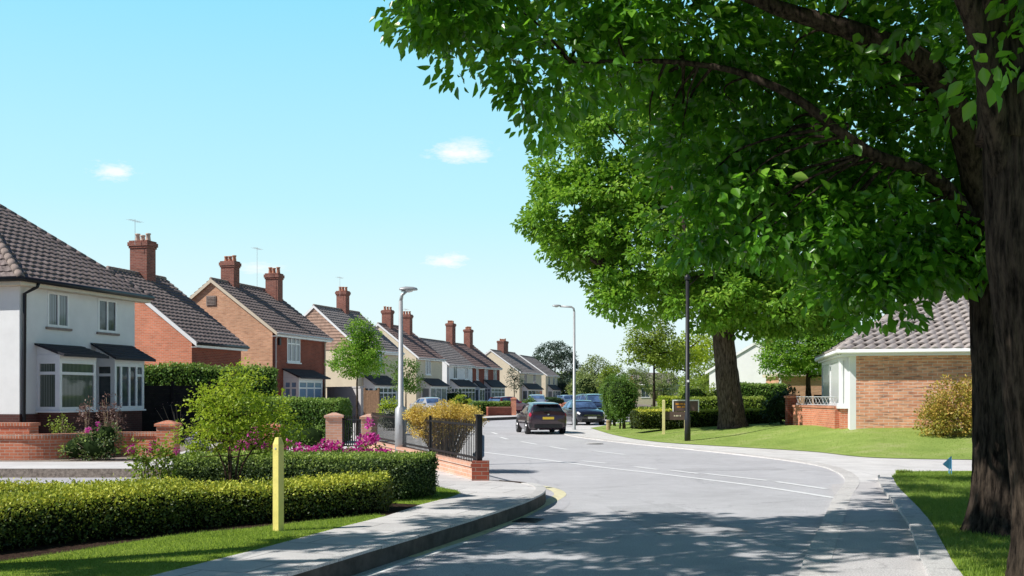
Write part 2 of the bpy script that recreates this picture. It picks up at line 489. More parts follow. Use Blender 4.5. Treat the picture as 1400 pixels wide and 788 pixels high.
# ------------------------------------------------------------------ foliage
SHAPES = {
    'ovate': (np.array([(0, 0, 0), (.2, .2, .05), (.48, .31, .09), (.8, .15, .02), (1, 0, -.1), (.2, -.2, .05), (.48, -.31, .09), (.8, -.15, .02)]),
              [(0, 1, 2, 3, 4), (0, 4, 7, 6, 5)]),
    'maple': (np.array([(0, 0, 0), (.06, .40, .06), (.33, .24, .05), (.62, .46, .03), (.66, .17, .02), (1, 0, -.12), (.06, -.40, .06), (.33, -.24, .05), (.62, -.46, .03), (.66, -.17, .02)]),
              [(0, 1, 2, 3, 4, 5), (0, 5, 9, 8, 7, 6)]),
    'small': (np.array([(0, 0, 0), (.5, .32, .08), (1, 0, -.05), (.5, -.32, .08)]), [(0, 1, 2), (0, 2, 3)]),
    'blade': (np.array([(0, -.09, 0), (0, .09, 0), (1, 0, .25)]), [(0, 1, 2)]),
}


def unit(a):
    return a / np.maximum(np.linalg.norm(a, axis=1, keepdims=True), 1e-9)


def foliage(name, P, D, U, S, T, mat, parent=None, shape='small', extra=None, extra_mat=None):
    """one mesh of many leaves: base points P, directions D, rough normals U, sizes S, tint T. extra: MB joined in front (stems, core)"""
    tv, tp = SHAPES[shape]
    n, k = len(P), len(tv)
    D = unit(D)
    U = U - D * np.sum(U * D, 1, keepdims=True)
    U = unit(U)
    W = np.cross(U, D)
    V = P[:, None, :] + S[:, None, None] * (tv[None, :, 0, None] * D[:, None, :] + tv[None, :, 1, None] * W[:, None, :] + tv[None, :, 2, None] * U[:, None, :])
    V = V.reshape(-1, 3)
    lens = [len(p) for p in tp]
    flat = np.concatenate([np.array(p) for p in tp])
    loops = (np.arange(n)[:, None] * k + flat[None, :]).ravel()
    tot = np.tile(np.array(lens), n)
    tint = np.repeat(T, k)
    ev, el, et = np.zeros((0, 3)), np.zeros(0, int), np.zeros(0, int)
    if extra is not None:
        ev = np.array(extra.v, float)
        el = np.concatenate([np.array(f) for f in extra.f])
        et = np.array([len(f) for f in extra.f])
    me = bpy.data.meshes.new(name)
    allv = np.concatenate([ev, V])
    alll = np.concatenate([el, loops + len(ev)])
    allt = np.concatenate([et, tot])
    me.vertices.add(len(allv)); me.vertices.foreach_set('co', allv.astype(np.float32).ravel())
    me.loops.add(len(alll)); me.loops.foreach_set('vertex_index', alll.astype(np.int32))
    me.polygons.add(len(allt))
    st = np.concatenate([[0], np.cumsum(allt)[:-1]])
    me.polygons.foreach_set('loop_start', st.astype(np.int32))
    me.materials.append(mat)
    if extra is not None:
        me.materials.append(extra_mat)
        mi = np.zeros(len(allt), np.int32); mi[:len(et)] = 1
        me.polygons.foreach_set('material_index', mi)
    a = me.attributes.new('tint', 'FLOAT', 'POINT')
    a.data.foreach_set('value', np.concatenate([np.zeros(len(ev)), tint]).astype(np.float32))
    me.update(calc_edges=True)
    me.validate()
    o = bpy.data.objects.new(name, me)
    col.objects.link(o)
    o.parent = parent
    return o


def sphere_dirs(n):
    return unit(RNG.normal(size=(n, 3)))


def crown_leaves(blobs, n_clumps, per, clump_r, size, droop=.35, shell=.55, tint_var=.25, flat=.65, zmin=None, keep=None, centers=None):
    """leaf clumps through a union of ellipsoids; returns P, D, U, S, T and the clump centres"""
    B = np.array(blobs, float)
    if centers is None:
        w = (B[:, 3] * B[:, 4] + B[:, 3] * B[:, 5] + B[:, 4] * B[:, 5])
        w /= w.sum()
        bi = RNG.choice(len(B), n_clumps, p=w)
        d = sphere_dirs(n_clumps)
        rad = shell + (1 - shell) * RNG.random(n_clumps) ** .6
        C = B[bi, :3] + d * B[bi, 3:6] * rad[:, None]
        out = d
    else:
        C = np.array(centers, float)
        out = unit(C - B[:, :3].mean(0))
        n_clumps = len(C)
    if zmin is not None:
        ok = C[:, 2] > zmin
        C, out = C[ok], out[ok]
    if keep is not None:
        ok = np.array([keep(c) for c in C], bool)
        C, out = C[ok], out[ok]
    n = len(C)
    ct = RNG.normal(0, tint_var, n) * .7
    ci = np.repeat(np.arange(n), per)
    off = RNG.normal(size=(len(ci), 3))
    off = unit(off) * (RNG.random((len(ci), 1)) ** .5) * clump_r
    off[:, 2] *= flat
    P = C[ci] + off
    D = unit(off) * .8 + out[ci] * .4 + RNG.normal(size=off.shape) * .45
    D[:, 2] -= droop
    U = RNG.normal(size=off.shape) * .55 + out[ci] * .35
    U[:, 2] += .9
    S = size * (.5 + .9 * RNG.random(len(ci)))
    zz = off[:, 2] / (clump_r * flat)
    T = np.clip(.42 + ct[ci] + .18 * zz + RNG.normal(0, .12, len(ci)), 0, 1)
    return P, D, U, S, T, C


def limb(mb, pts, r0, r1, segs=8, sub=5, wobble=.05, rough=.0):
    """smooth tapered branch through pts (Catmull-Rom)"""
    P = [Vector(p) for p in pts]
    P = [P[0] * 2 - P[1]] + P + [P[-1] * 2 - P[-2]]
    out = []
    for k in range(1, len(P) - 2):
        for j in range(sub):
            t = j / sub
            a, b, c, d = P[k - 1], P[k], P[k + 1], P[k + 2]
            q = 0.5 * ((2 * b) + (c - a) * t + (2 * a - 5 * b + 4 * c - d) * t * t + (3 * b - a - 3 * c + d) * t ** 3)
            out.append(q)
    out.append(P[-2])
    n = len(out)
    out = [p + Vector((random.uniform(-1, 1), random.uniform(-1, 1), random.uniform(-.5, .5))) * wobble * (r0 if 0 < i < n - 1 else 0) for i, p in enumerate(out)]
    rad = [r0 + (r1 - r0) * (i / (n - 1)) ** .8 for i in range(n)]
    ph = [random.uniform(0, 6.28) for _ in range(4)]
    if rough:
        w = lambda q, k: 1 + rough * (math.sin(q * 2 * math.pi / segs * 5 + ph[0] + k * .15) * .5 + math.sin(q * 2 * math.pi / segs * 9 + ph[1] - k * .1) * .5 + random.uniform(-.5, .5))
    else:
        w = None
    mb.tube(out, rad, segs, 0, True, w)
    return out


def trunk(mb, pts, r0, r1, flare=1.6, segs=40, rough=.09, flare_h=.9):
    """big trunk with root flare and ribbed bark"""
    P = [Vector(p) for p in pts]
    n = 26 if segs < 90 else 60
    out, rad = [], []
    tot = len(P) - 1
    for i in range(n + 1):
        s = (i / n) ** 1.4 * tot
        k = min(int(s), tot - 1)
        t = s - k
        out.append(P[k].lerp(P[k + 1], t))
        h = (out[-1] - P[0]).length
        rad.append((r0 + (r1 - r0) * i / n) * (1 + (flare - 1) * math.exp(-h / (flare_h * .35))))
    ph = [random.uniform(0, 6.28) for _ in range(6)]
    f1, f2 = (19, 31) if segs >= 90 else (9, 15)
    def w(q, k):
        a = q * 2 * math.pi / segs
        h = k / n
        fl = math.exp(-h * 9)
        return 1 + rough * (math.sin(a * f1 + ph[0] + 2.5 * math.sin(h * 11 + ph[3] + a)) * .45 + math.sin(a * f2 + ph[1] + 2 * math.sin(h * 17 + 2 * a)) * .4 + random.uniform(-.35, .35)) + fl * .16 * math.sin(a * 5 + ph[2])
    mb.tube(out, rad, segs, 0, True, w)


def twigs_to(mb, limbs_pts, targets, r0=.035, r1=.008, segs=5, sag=.15):
    L_ = np.array([tuple(p) for p in limbs_pts])
    for c in targets:
        d = np.linalg.norm(L_ - np.array(c), axis=1) + np.maximum(0, L_[:, 2] - c[2]) * .6
        p = Vector(L_[int(np.argmin(d))])
        c = Vector(c)
        m = (p + c) / 2 + Vector((random.uniform(-.2, .2), random.uniform(-.2, .2), (c - p).length * sag))
        k = (c - p).length
        limb(mb, [p, m, c], min(.09, r0 * (.6 + k * .35)), r1, segs, 4, .4)


def small_tree(name, label, x, y, z, trunk_h, trunk_r, blobs, n_clumps, per, clump_r, size, mat, bark='bark', group=None, shape='small', nb=9, shell=.45, lean=0, cat='tree', droop=.3, keep=None):
    t = thing(name, label, cat, (x, y, z), 0, group)
    P, D, U, S, T, C = crown_leaves(blobs, n_clumps, per, clump_r, size, droop=droop, shell=shell, keep=keep)
    mb = MB()
    B = np.array(blobs)
    top = Vector((lean, 0, max(trunk_h, float(B[:, 2].mean()))))
    pts = limb(mb, [(0, 0, -.1), (lean * .3, 0, trunk_h * .5), (lean * .6, 0, trunk_h), tuple(top)], trunk_r, trunk_r * .3, 10, 6, .06)
    idx = RNG.choice(len(C), min(nb, len(C)), replace=False)
    base = [p for p in pts if p.z > trunk_h * .7]
    twigs_to(mb, base, C[idx], trunk_r * .5, trunk_r * .12, 5, .05)
    mb.build('trunk', M[bark], t, True)
    foliage('crown', P, D, U, S, T, M[mat], t, shape)
    return t


def hedge(name, label, path, width, z0, h, mat, dens=900, size=.045, group=None, round_end=False, cat='hedge', gap=.0, top_tint=.45, jitter=.03, closed_ends=True, wob=.04):
    """clipped hedge along a path of (x, y[, width]) points: dark twiggy core under a coat of small leaves; one mesh"""
    P2 = [Vector((p[0], p[1], 0)) for p in path]
    W = [p[2] if len(p) > 2 else width for p in path]
    # resample
    seg, pts, ww = .25, [], []
    for k in range(len(P2) - 1):
        n = max(1, int((P2[k + 1] - P2[k]).length / seg))
        for j in range(n):
            pts.append(P2[k].lerp(P2[k + 1], j / n)); ww.append(W[k] + (W[k + 1] - W[k]) * j / n)
    pts.append(P2[-1]); ww.append(W[-1])
    n = len(pts)
    if round_end:
        for i in range(n):
            d = (pts[-1] - pts[i]).length
            rr = ww[i] / 2
            if d < rr: ww[i] = max(.15, 2 * math.sqrt(max(rr * rr - (rr - d) ** 2, .0)))
    prof = [(-.5, 0), (-.52, .3), (-.5, .75), (-.42, .95), (-.25, 1.0), (0, 1.01), (.25, 1.0), (.42, .95), (.5, .75), (.52, .3), (.5, 0)]
    ph = [random.uniform(0, 6) for _ in range(4)]
    rings = []
    for i in range(n):
        t = (pts[min(i + 1, n - 1)] - pts[max(i - 1, 0)]).normalized()
        nn = Vector((t.y, -t.x, 0))
        hh = h * (1 + wob * (math.sin(i * .55 + ph[0]) * .5 + math.sin(i * .21 + ph[1]) * .6))
        rw = ww[i] * (1 + wob * math.sin(i * .8 + ph[2]))
        rings.append([pts[i] + nn * (a * rw) + Vector((0, 0, z0 + b * hh)) for a, b in prof])
    core = MB()
    shrink = .06
    cr = []
    for i, r in enumerate(rings):
        c = pts[i] + Vector((0, 0, z0 + h * .5))
        cr.append([q + (c - q).normalized() * min(shrink, (c - q).length * .5) + (Vector((0, 0, gap)) if k in (0, len(r) - 1) else Vector()) for k, q in enumerate(r)])
    core.rings(cr, 0, True, True, closed=True)
    # leaf samples over surface quads (+ end caps)
    quads = []
    m = len(prof)
    for i in range(n - 1):
        for k in range(m - 1):
            quads.append((rings[i][k], rings[i][k + 1], rings[i + 1][k + 1], rings[i + 1][k]))
    if closed_ends:
        for ring, c in ((rings[0], pts[0]), (rings[-1], pts[-1])):
            c0 = c + Vector((0, 0, z0)); c1 = c + Vector((0, 0, z0 + h))
            for k in range(m - 1):
                quads.append((ring[k], ring[k + 1], c1, c0))
    Q = np.array([[tuple(v) for v in q] for q in quads])
    e1 = Q[:, 1] - Q[:, 0]; e2 = Q[:, 3] - Q[:, 0]
    nrm = np.cross(e1, e2)
    area = np.linalg.norm(nrm, axis=1)
    cen = np.array([tuple(sum(pts, Vector()) / n)]) + np.array([[0, 0, z0 + h * .4]])
    N = int(dens * area.sum())
    qi = RNG.choice(len(Q), N, p=area / area.sum())
    u, v = RNG.random((N, 1)), RNG.random((N, 1))
    X = (Q[qi, 0] * (1 - u) + Q[qi, 1] * u) * (1 - v) + (Q[qi, 3] * (1 - u) + Q[qi, 2] * u) * v
    # outward normals from the nearest path point
    pa = np.array([tuple(p) for p in pts])
    near = np.empty((N, 3))
    for s in range(0, N, 20000):
        dd = ((X[s:s + 20000, None, :2] - pa[None, :, :2]) ** 2).sum(2)
        near[s:s + 20000] = pa[np.argmin(dd, 1)]
    near[:, 2] = z0 + h * .55
    NO = unit(nrm)[qi]
    NO *= np.sign(np.sum(NO * (X - near), 1, keepdims=True) + 1e-9)
    X = X + NO * RNG.normal(0, jitter, (N, 1)) - NO * .02
    lz = (X[:, 2] - z0) / h
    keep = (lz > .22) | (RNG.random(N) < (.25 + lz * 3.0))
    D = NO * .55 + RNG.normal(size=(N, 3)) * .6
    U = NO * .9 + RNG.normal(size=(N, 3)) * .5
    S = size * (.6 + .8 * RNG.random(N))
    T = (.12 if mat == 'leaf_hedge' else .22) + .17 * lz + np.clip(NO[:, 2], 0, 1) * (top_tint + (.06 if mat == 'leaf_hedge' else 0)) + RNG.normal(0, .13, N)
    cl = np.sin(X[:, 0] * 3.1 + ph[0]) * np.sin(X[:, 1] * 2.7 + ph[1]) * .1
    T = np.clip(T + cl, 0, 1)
    o = foliage(name, X[keep], D[keep], U[keep], S[keep], T[keep], M[mat], None, 'small', core, M['core_dark'] if mat in ('leaf_hedge', 'leaf_dark') else M['core_green'])
    return tag(o, label, cat, group)


def blob_mesh(mb, c, r, seg=14, rings=9, noise_amt=.08):
    ph = [random.uniform(0, 6) for _ in range(3)]
    rr = []
    for i in range(1, rings):
        th = math.pi * i / rings
        ring = []
        for k in range(seg):
            a = 2 * math.pi * k / seg
            f = 1 + noise_amt * (math.sin(3 * a + ph[0]) * math.sin(2 * th + ph[1]) + random.uniform(-.5, .5))
            ring.append((c[0] + r[0] * f * math.sin(th) * math.cos(a), c[1] + r[1] * f * math.sin(th) * math.sin(a), c[2] - r[2] * f * math.cos(th)))
        rr.append(ring)
    mb.rings(rr, 0, True, True)


def shrub(name, label, x, y, z, blobs, n_clumps, per, clump_r, size, mat, group=None, cat='shrub', core=True, shell=.75, stems=0, droop=.1, parent_thing=False, flowers=None, stem_h=.5, flat=.8):
    """blobs are local; a thing with foliage, (stems), (blossom) parts or one mesh"""
    P, D, U, S, T, C = crown_leaves(blobs, n_clumps, per, clump_r, size, droop=droop, shell=shell, flat=flat)
    ex = None
    if core:
        ex = MB()
        for b in blobs: blob_mesh(ex, b[:3], [q * .72 for q in b[3:6]])
    cm = M['core_green']
    if not stems and flowers is None:
        o = foliage(name, P, D, U, S, T, M[mat], None, 'small', ex, cm)
        o.location = (x, y, z)
        return tag(o, label, cat, group)
    t = thing(name, label, cat, (x, y, z), 0, group)
    foliage('foliage', P, D, U, S, T, M[mat], t, 'small', ex, cm)
    if stems:
        mb = MB()
        idx = RNG.choice(len(C), min(stems, len(C)), replace=False)
        for c in C[idx]:
            c = Vector(c)
            b = Vector((c.x * .18 + random.uniform(-.04, .04), c.y * .18 + random.uniform(-.04, .04), -.03))
            mid = b.lerp(c, .5) + Vector((0, 0, .06))
            limb(mb, [b, mid, c], .012, .004, 5, 3, .5)
        mb.build('stem', M['twig'], t, True)
    if flowers:
        fm, nf, fr, fs = flowers
        idx = RNG.choice(len(C), nf)
        up = C[idx] + np.array([0, 0, fr]) + RNG.normal(0, fr * .6, (nf, 3))
        top = max(b[2] + b[5] for b in blobs)
        up[:, 2] = np.maximum(up[:, 2], top - .22) + .04
        k = 34
        ci = np.repeat(np.arange(nf), k)
        off = sphere_dirs(len(ci)) * (RNG.random((len(ci), 1)) ** .4) * fr
        foliage('blossom', up[ci] + off, unit(off) + RNG.normal(size=off.shape) * .4, RNG.normal(size=off.shape) + np.array([0, 0, .6]), fs * (.7 + .6 * RNG.random(len(ci))), RNG.random(len(ci)), M[fm], t, 'ovate')
    return t


def inside(poly, X, Y):
    r = np.zeros(len(X), bool)
    n = len(poly)
    for i in range(n):
        x1, y1 = poly[i]; x2, y2 = poly[(i + 1) % n]
        c = ((y1 > Y) != (y2 > Y)) & (X < (x2 - x1) * (Y - y1) / (y2 - y1 + 1e-12) + x1)
        r ^= c
    return r


def grass(name, poly, z, dens, size, mat='grass', zfun=None, label=None):
    xs = [p[0] for p in poly]; ys = [p[1] for p in poly]
    n = int((max(xs) - min(xs)) * (max(ys) - min(ys)) * dens)
    X = RNG.uniform(min(xs), max(xs), n); Y = RNG.uniform(min(ys), max(ys), n)
    ok = inside(poly, X, Y)
    X, Y = X[ok], Y[ok]
    n = len(X)
    Z = np.full(n, z) if zfun is None else np.array([zfun(a, b) for a, b in zip(X, Y)])
    P = np.stack([X + RNG.normal(0, .018, n), Y + RNG.normal(0, .018, n), Z - .003], 1)
    D = RNG.normal(size=(n, 3)) * .45; D[:, 2] = 1
    U = RNG.normal(size=(n, 3)); U[:, 2] *= .2
    pt = np.sin(X * 1.7) * np.sin(Y * 1.3 + X) * .14
    T = np.clip(.45 + pt + RNG.normal(0, .2, n), 0, 1)
    o = foliage(name, P, D, U, size * (.5 + .9 * RNG.random(n)), T, M[mat], None, 'blade')
    return tag(o, label, 'grass', None, 'stuff')


# ------------------------------------------------------------------ world, sun, camera
SUN_EL, SUN_AZ = R(45), math.atan2(-1.0, -0.40)        # azimuth from +Y towards +X
sv = Vector((math.sin(SUN_AZ) * math.cos(SUN_EL), math.cos(SUN_AZ) * math.cos(SUN_EL), math.sin(SUN_EL)))
w = bpy.data.worlds.new('World')
scene.world = w
w.use_nodes = True
nt = w.node_tree
nt.nodes.clear()
wo = nt.nodes.new('ShaderNodeOutputWorld')
bg = nt.nodes.new('ShaderNodeBackground')
sky = nt.nodes.new('ShaderNodeTexSky')
sky.sky_type = 'NISHITA'
sky.sun_disc = False
sky.sun_elevation = SUN_EL
sky.sun_rotation = SUN_AZ
sky.altitude = 0
sky.air_density = 1.0
sky.dust_density = 1.2
sky.ozone_density = 1.0
SKY_STRENGTH = 0.15
bg.inputs['Strength'].default_value = SKY_STRENGTH
# thin summer haze lifts the blue towards pale cyan
tc = nt.nodes.new('ShaderNodeTexCoord')
sx = nt.nodes.new('ShaderNodeSeparateXYZ')
L(nt, tc.outputs['Generated'], sx.inputs[0])
hz = ramp(nt, sx.outputs['Z'], [(0.0, (6.0, 6.7, 6.8)), (0.09, (5.2, 6.7, 6.9)), (0.18, (3.7, 6.4, 7.0)), (0.36, (2.1, 5.5, 7.0)), (0.45, (0.30, 0.55, 1.45)), (1.0, (0.10, 0.2, 0.8))])  # darkened above the view to keep the fill light low
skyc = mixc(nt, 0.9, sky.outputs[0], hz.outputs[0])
# sky dimmed behind the camera to cut the fill on shaded faces
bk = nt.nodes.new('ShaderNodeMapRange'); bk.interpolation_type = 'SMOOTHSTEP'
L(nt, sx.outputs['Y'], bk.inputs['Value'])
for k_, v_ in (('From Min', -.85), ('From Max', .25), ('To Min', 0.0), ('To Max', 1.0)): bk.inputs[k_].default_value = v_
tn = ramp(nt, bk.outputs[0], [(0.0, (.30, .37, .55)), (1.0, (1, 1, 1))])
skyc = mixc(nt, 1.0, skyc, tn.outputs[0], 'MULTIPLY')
# small fair-weather clouds at fixed directions in the sky
def cloud(c_in, px, py, wpx, hpx, amt, seed):
    c = Vector(((px - CX) / F, 1, (HZ - py) / F)).normalized()
    rt = c.cross(Vector((0, 0, 1))).normalized()
    up = rt.cross(c)
    def dot(v, s):
        d = nt.nodes.new('ShaderNodeVectorMath'); d.operation = 'DOT_PRODUCT'
        L(nt, tc.outputs['Generated'], d.inputs[0]); d.inputs[1].default_value = v * s
        return d.outputs['Value']
    cb = nt.nodes.new('ShaderNodeCombineXYZ')
    L(nt, dot(rt, F / wpx), cb.inputs[0]); L(nt, dot(up, F / hpx), cb.inputs[1]); cb.inputs[2].default_value = seed
    ln = nt.nodes.new('ShaderNodeVectorMath'); ln.operation = 'LENGTH'
    fl = nt.nodes.new('ShaderNodeVectorMath'); fl.operation = 'MULTIPLY'; fl.inputs[1].default_value = (1, 1, 0)
    L(nt, cb.outputs[0], fl.inputs[0]); L(nt, fl.outputs[0], ln.inputs[0])
    n = noise(nt, cb.outputs[0], 1.7, 9, .68)
    ad = nt.nodes.new('ShaderNodeMath'); ad.operation = 'MULTIPLY_ADD'
    L(nt, n.outputs['Fac'], ad.inputs[0]); ad.inputs[1].default_value = 2.1
    sb = nt.nodes.new('ShaderNodeMath'); sb.operation = 'MULTIPLY'; sb.inputs[1].default_value = -1.0
    L(nt, ln.outputs['Value'], sb.inputs[0]); L(nt, sb.outputs[0], ad.inputs[2])
    rp = ramp(nt, ad.outputs[0], [(0.12, (0, 0, 0)), (0.95, (amt, amt, amt))])
    dd = nt.nodes.new('ShaderNodeMath'); dd.operation = 'GREATER_THAN'; dd.inputs[1].default_value = 0
    L(nt, dot(c, 1.0), dd.inputs[0])
    mm = nt.nodes.new('ShaderNodeMath'); mm.operation = 'MULTIPLY'
    L(nt, rp.outputs[0], mm.inputs[0]); L(nt, dd.outputs[0], mm.inputs[1])
    return mixc(nt, mm.outputs[0], c_in, (6.9, 7.0, 7.0))
for cl in ((630, 209, 52, 17, .95, 1.3), (154, 235, 32, 14, .85, 5.1), (612, 357, 34, 13, .9, 8.7), (355, 367, 40, 10, .6, 3.9), (640, 196, 30, 10, .4, 6.6)):
    skyc = cloud(skyc, *cl)
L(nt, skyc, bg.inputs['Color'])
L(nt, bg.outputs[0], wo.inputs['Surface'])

sd = bpy.data.lights.new('sun', 'SUN')
sd.energy = 5.0
sd.angle = R(0.5)
sd.color = (1.0, 0.965, 0.91)
so = bpy.data.objects.new('sun', sd)
col.objects.link(so)
so.rotation_euler = (-sv).to_track_quat('-Z', 'Y').to_euler()
so.location = (-30, -5, 40)

cam = bpy.data.cameras.new('camera')
co_ = bpy.data.objects.new('camera', cam)
col.objects.link(co_)
co_.location = (0, 0, EYE)
co_.rotation_euler = (R(90), 0, 0)
cam.sensor_width = 36
cam.lens = 36 * F / 1400
cam.shift_y = (HZ - 394) / 1400
cam.clip_end = 5000
cam.clip_start = .05
scene.camera = co_
scene.view_settings.view_transform = 'Standard'
scene.view_settings.look = 'None'
scene.view_settings.exposure = 0
scene.cycles.use_denoising = True
scene.cycles.max_bounces = 6
scene.cycles.diffuse_bounces = 2
scene.cycles.transmission_bounces = 3


# ================================================================== ground and roads
def sheet(name, poly, z, mat, kind='structure'):
    mb = MB()
    mb.poly([(p[0], p[1], z) for p in poly])
    o = mb.build(name, mat)
    if o.data.polygons[0].normal.z < 0: o.data.flip_normals()
    return tag(o, kind=kind)


def ccw(p):
    a = sum(p[i][0] * p[(i + 1) % len(p)][1] - p[(i + 1) % len(p)][0] * p[i][1] for i in range(len(p)))
    return p if a > 0 else p[::-1]


def smooth(pts, n=5):
    P = [Vector((p[0], p[1], 0)) for p in pts]
    P = [P[0] * 2 - P[1]] + P + [P[-1] * 2 - P[-2]]
    out = []
    for k in range(1, len(P) - 2):
        for j in range(n):
            t = j / n
            a, b, c, d = P[k - 1], P[k], P[k + 1], P[k + 2]
            q = 0.5 * ((2 * b) + (c - a) * t + (2 * a - 5 * b + 4 * c - d) * t * t + (3 * b - a - 3 * c + d) * t ** 3)
            out.append((q.x, q.y))
    out.append((P[-2].x, P[-2].y))
    return out


def offset(pts, d):
    out = []
    n = len(pts)
    for i in range(n):
        a = Vector(pts[max(i - 1, 0)]); b = Vector(pts[min(i + 1, n - 1)])
        t = (b - a).normalized()
        out.append((pts[i][0] + t.y * d, pts[i][1] - t.x * d))
    return out


def strip(mb, pts, d0, d1, z, m=0):
    a, b = offset(pts, d0), offset(pts, d1)
    for i in range(len(pts) - 1):
        q = [(*a[i], z), (*b[i], z), (*b[i + 1], z), (*a[i + 1], z)]
        mb.poly(q, m)


def stones(mb, pts, d0, d1, z, ln=.9, gap=.014, th=.03, m=0):
    """a run of separate kerb stones along pts, open joints between them"""
    acc = [0.0]
    for i in range(1, len(pts)): acc.append(acc[-1] + (Vector(pts[i]) - Vector(pts[i - 1])).length)
    def pos(s):
        s = min(max(s, 0), acc[-1])
        i = max(0, min(len(pts) - 2, int(np.searchsorted(acc, s)) - 1))
        f = (s - acc[i]) / max(1e-6, acc[i + 1] - acc[i])
        a, b = Vector(pts[i]), Vector(pts[i + 1])
        t = (b - a).normalized()
        return a.lerp(b, f), Vector((t.y, -t.x))
    n = int(acc[-1] / ln)
    for k in range(n):
        dz = random.uniform(-.003, .004)
        dd = random.uniform(-.004, .004)
        sub = 3
        for j in range(sub):
            s0 = k * ln + (gap if j == 0 else 0) + (ln * j / sub if j else 0)
            s1 = k * ln + ln * (j + 1) / sub
            (p, n0), (q, n1) = pos(s0), pos(s1)
            a, b, c, d = p + n0 * (d0 + dd), p + n0 * (d1 + dd), q + n1 * (d1 + dd), q + n1 * (d0 + dd)
            zz = z + dz
            mb.poly([(*a, zz), (*b, zz), (*c, zz), (*d, zz)], m)
            mb.poly([(*b, zz - th), (*c, zz - th), (*c, zz), (*b, zz)], m)
            mb.poly([(*d, zz - th), (*a, zz - th), (*a, zz), (*d, zz)], m)
            if j == 0: mb.poly([(*a, zz - th), (*b, zz - th), (*b, zz), (*a, zz)], m)
            if j == sub - 1: mb.poly([(*c, zz - th), (*d, zz - th), (*d, zz), (*c, zz)], m)


def up(o):
    for p in o.data.polygons:
        pass
    me = o.data
    if sum(p.normal.z for p in me.polygons) < 0: me.flip_normals()
    return o


sheet('ground', [(-3000, -60), (3000, -60), (3000, 4000), (-3000, 4000)], -0.03, M['field'])
sheet('road', [(-45, -12), (45, -12), (45, 150), (-45, 150)], 0.0, M['asphalt'])
sheet('side_road', [(-45, 17.9), (-4.95, 17.9), (-4.95, 22.25), (-45, 22.25)], 0.004, M['asphalt_side'])

ZP = 0.2
K = smooth([(-5.2, -4), (-4.4, 1), (-3.5, 4.6), (-2.5, 7.7), (-1.6, 10.2), (-.72, 12.6), (0, 14.7), (.40, 16.2), (.55, 17.2), (.50, 18.0), (.2, 18.7), (-.25, 19.1)], 6)
# near left block: soil bed carrying the pavement, lawn strip and hedges
blk = K + [(-.62, 19.2), (-3.6, 28.0), (-5.0, 28.0), (-5.0, 18.3), (-45, 18.3), (-45, -4)]
mb = MB(); mb.prism(ccw(blk), -.02, ZP)
tag(mb.build('planting_bed', M['soil']), kind='structure')
I_ = [(-6.6, -4), (-5.9, 1), (-5.0, 4.6), (-4.1, 7.0), (-3.19, 9.03), (-2.64, 10.57), (-2.06, 12.4), (-1.66, 13.5), (-1.33, 14.9), (-.95, 16.0), (-.84, 16.6), (-.92, 17.1), (-1.43, 18.0), (-2.0, 20.5), (-3.9, 27.6), (-3.55, 27.9), (-.66, 19.25)]
Kin = offset(K, -0.15)
mb = MB()
mb.poly([(p[0], p[1], ZP + .004) for p in ccw(Kin + [(-.66, 19.25)] + I_[::-1][1:])])
tag(up(mb.build('pavement', M['pave'])), kind='structure')
mb = MB()
Kout = offset(K, .015)
stones(mb, K, -0.152, .022, ZP + .012)
mb2 = []
for i in range(len(K) - 1):
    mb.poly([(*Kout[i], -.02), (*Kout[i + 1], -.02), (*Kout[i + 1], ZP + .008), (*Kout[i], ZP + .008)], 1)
tag(mb.build('kerb', [M['kerb'], M['kerb_face_shade']]), kind='structure')
lawn_in = [(-1.8, 13.65), (-2.5, 13.0), (-3.15, 12.25), (-3.8, 11.75), (-4.45, 10.5), (-5.2, 9.3), (-6.0, 7.2), (-7.2, 4), (-8.2, -4)]
lawn_strip = I_[:8] + lawn_in
sheet('lawn', lawn_strip, ZP + .004, M['lawn'])
patch = [(-1.33, 14.9), (-.95, 16.0), (-.84, 16.6), (-.92, 17.1), (-1.43, 18.0), (-2.2, 18.2), (-2.2, 15.3)]
sheet('lawn', patch, ZP + .004, M['lawn'])
grass('grass', lawn_strip, ZP, 5200, .032, label='short grass of the verge strip below the front hedge')
grass('grass', patch, ZP, 3500, .035, label='short grass patch at the rounded end of the tall clipped hedge')

# far left block
FK = smooth([(-.62, 19.2), (-1.2, 30), (-1.85, 45), (-2.55, 64), (-1.9, 70.5), (.65, 76), (3.5, 87), (7, 100), (12, 114), (22, 132)], 6)
blk2 = FK + [(22, 260), (-90, 260), (-90, 22.2), (-5.0, 22.2), (-5.0, 28.0), (-3.6, 28.0)]
mb = MB(); mb.prism(ccw(blk2), -.02, ZP - .004)
tag(mb.build('front_gardens', M['soil_pale']), kind='structure')
mb = MB()
strip(mb, FK[6:], 0, -2.4, ZP); tag(up(mb.build('pavement', M['concrete'])), kind='structure')
mb = MB()
strip(mb, FK, .012, -.16, ZP + .006)
fo = offset(FK, .012)
for i in range(len(FK) - 1):
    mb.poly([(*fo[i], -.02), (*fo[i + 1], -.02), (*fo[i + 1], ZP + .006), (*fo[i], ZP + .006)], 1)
tag(mb.build('kerb', [M['kerb'], M['kerb_face_shade']]), kind='structure')
sheet('pavement', [(-45, 22.2), (-5.05, 22.2), (-5.05, 24.5), (-45, 24.5)], ZP, M['concrete'])
sheet('forecourt', [(-5.0, 28.1), (-3.4, 28.1), (-1.2, 23), (-1.0, 30), (-1.4, 45), (-3.2, 62), (-9, 62), (-9, 30), (-6.4, 24.6), (-5.05, 24.6)], ZP + .002, M['concrete'])
sheet('driveway', [(-8.7, 24.52), (-6.5, 24.52), (-7.2, 36), (-10.2, 36)], ZP + .002, M['concrete'])

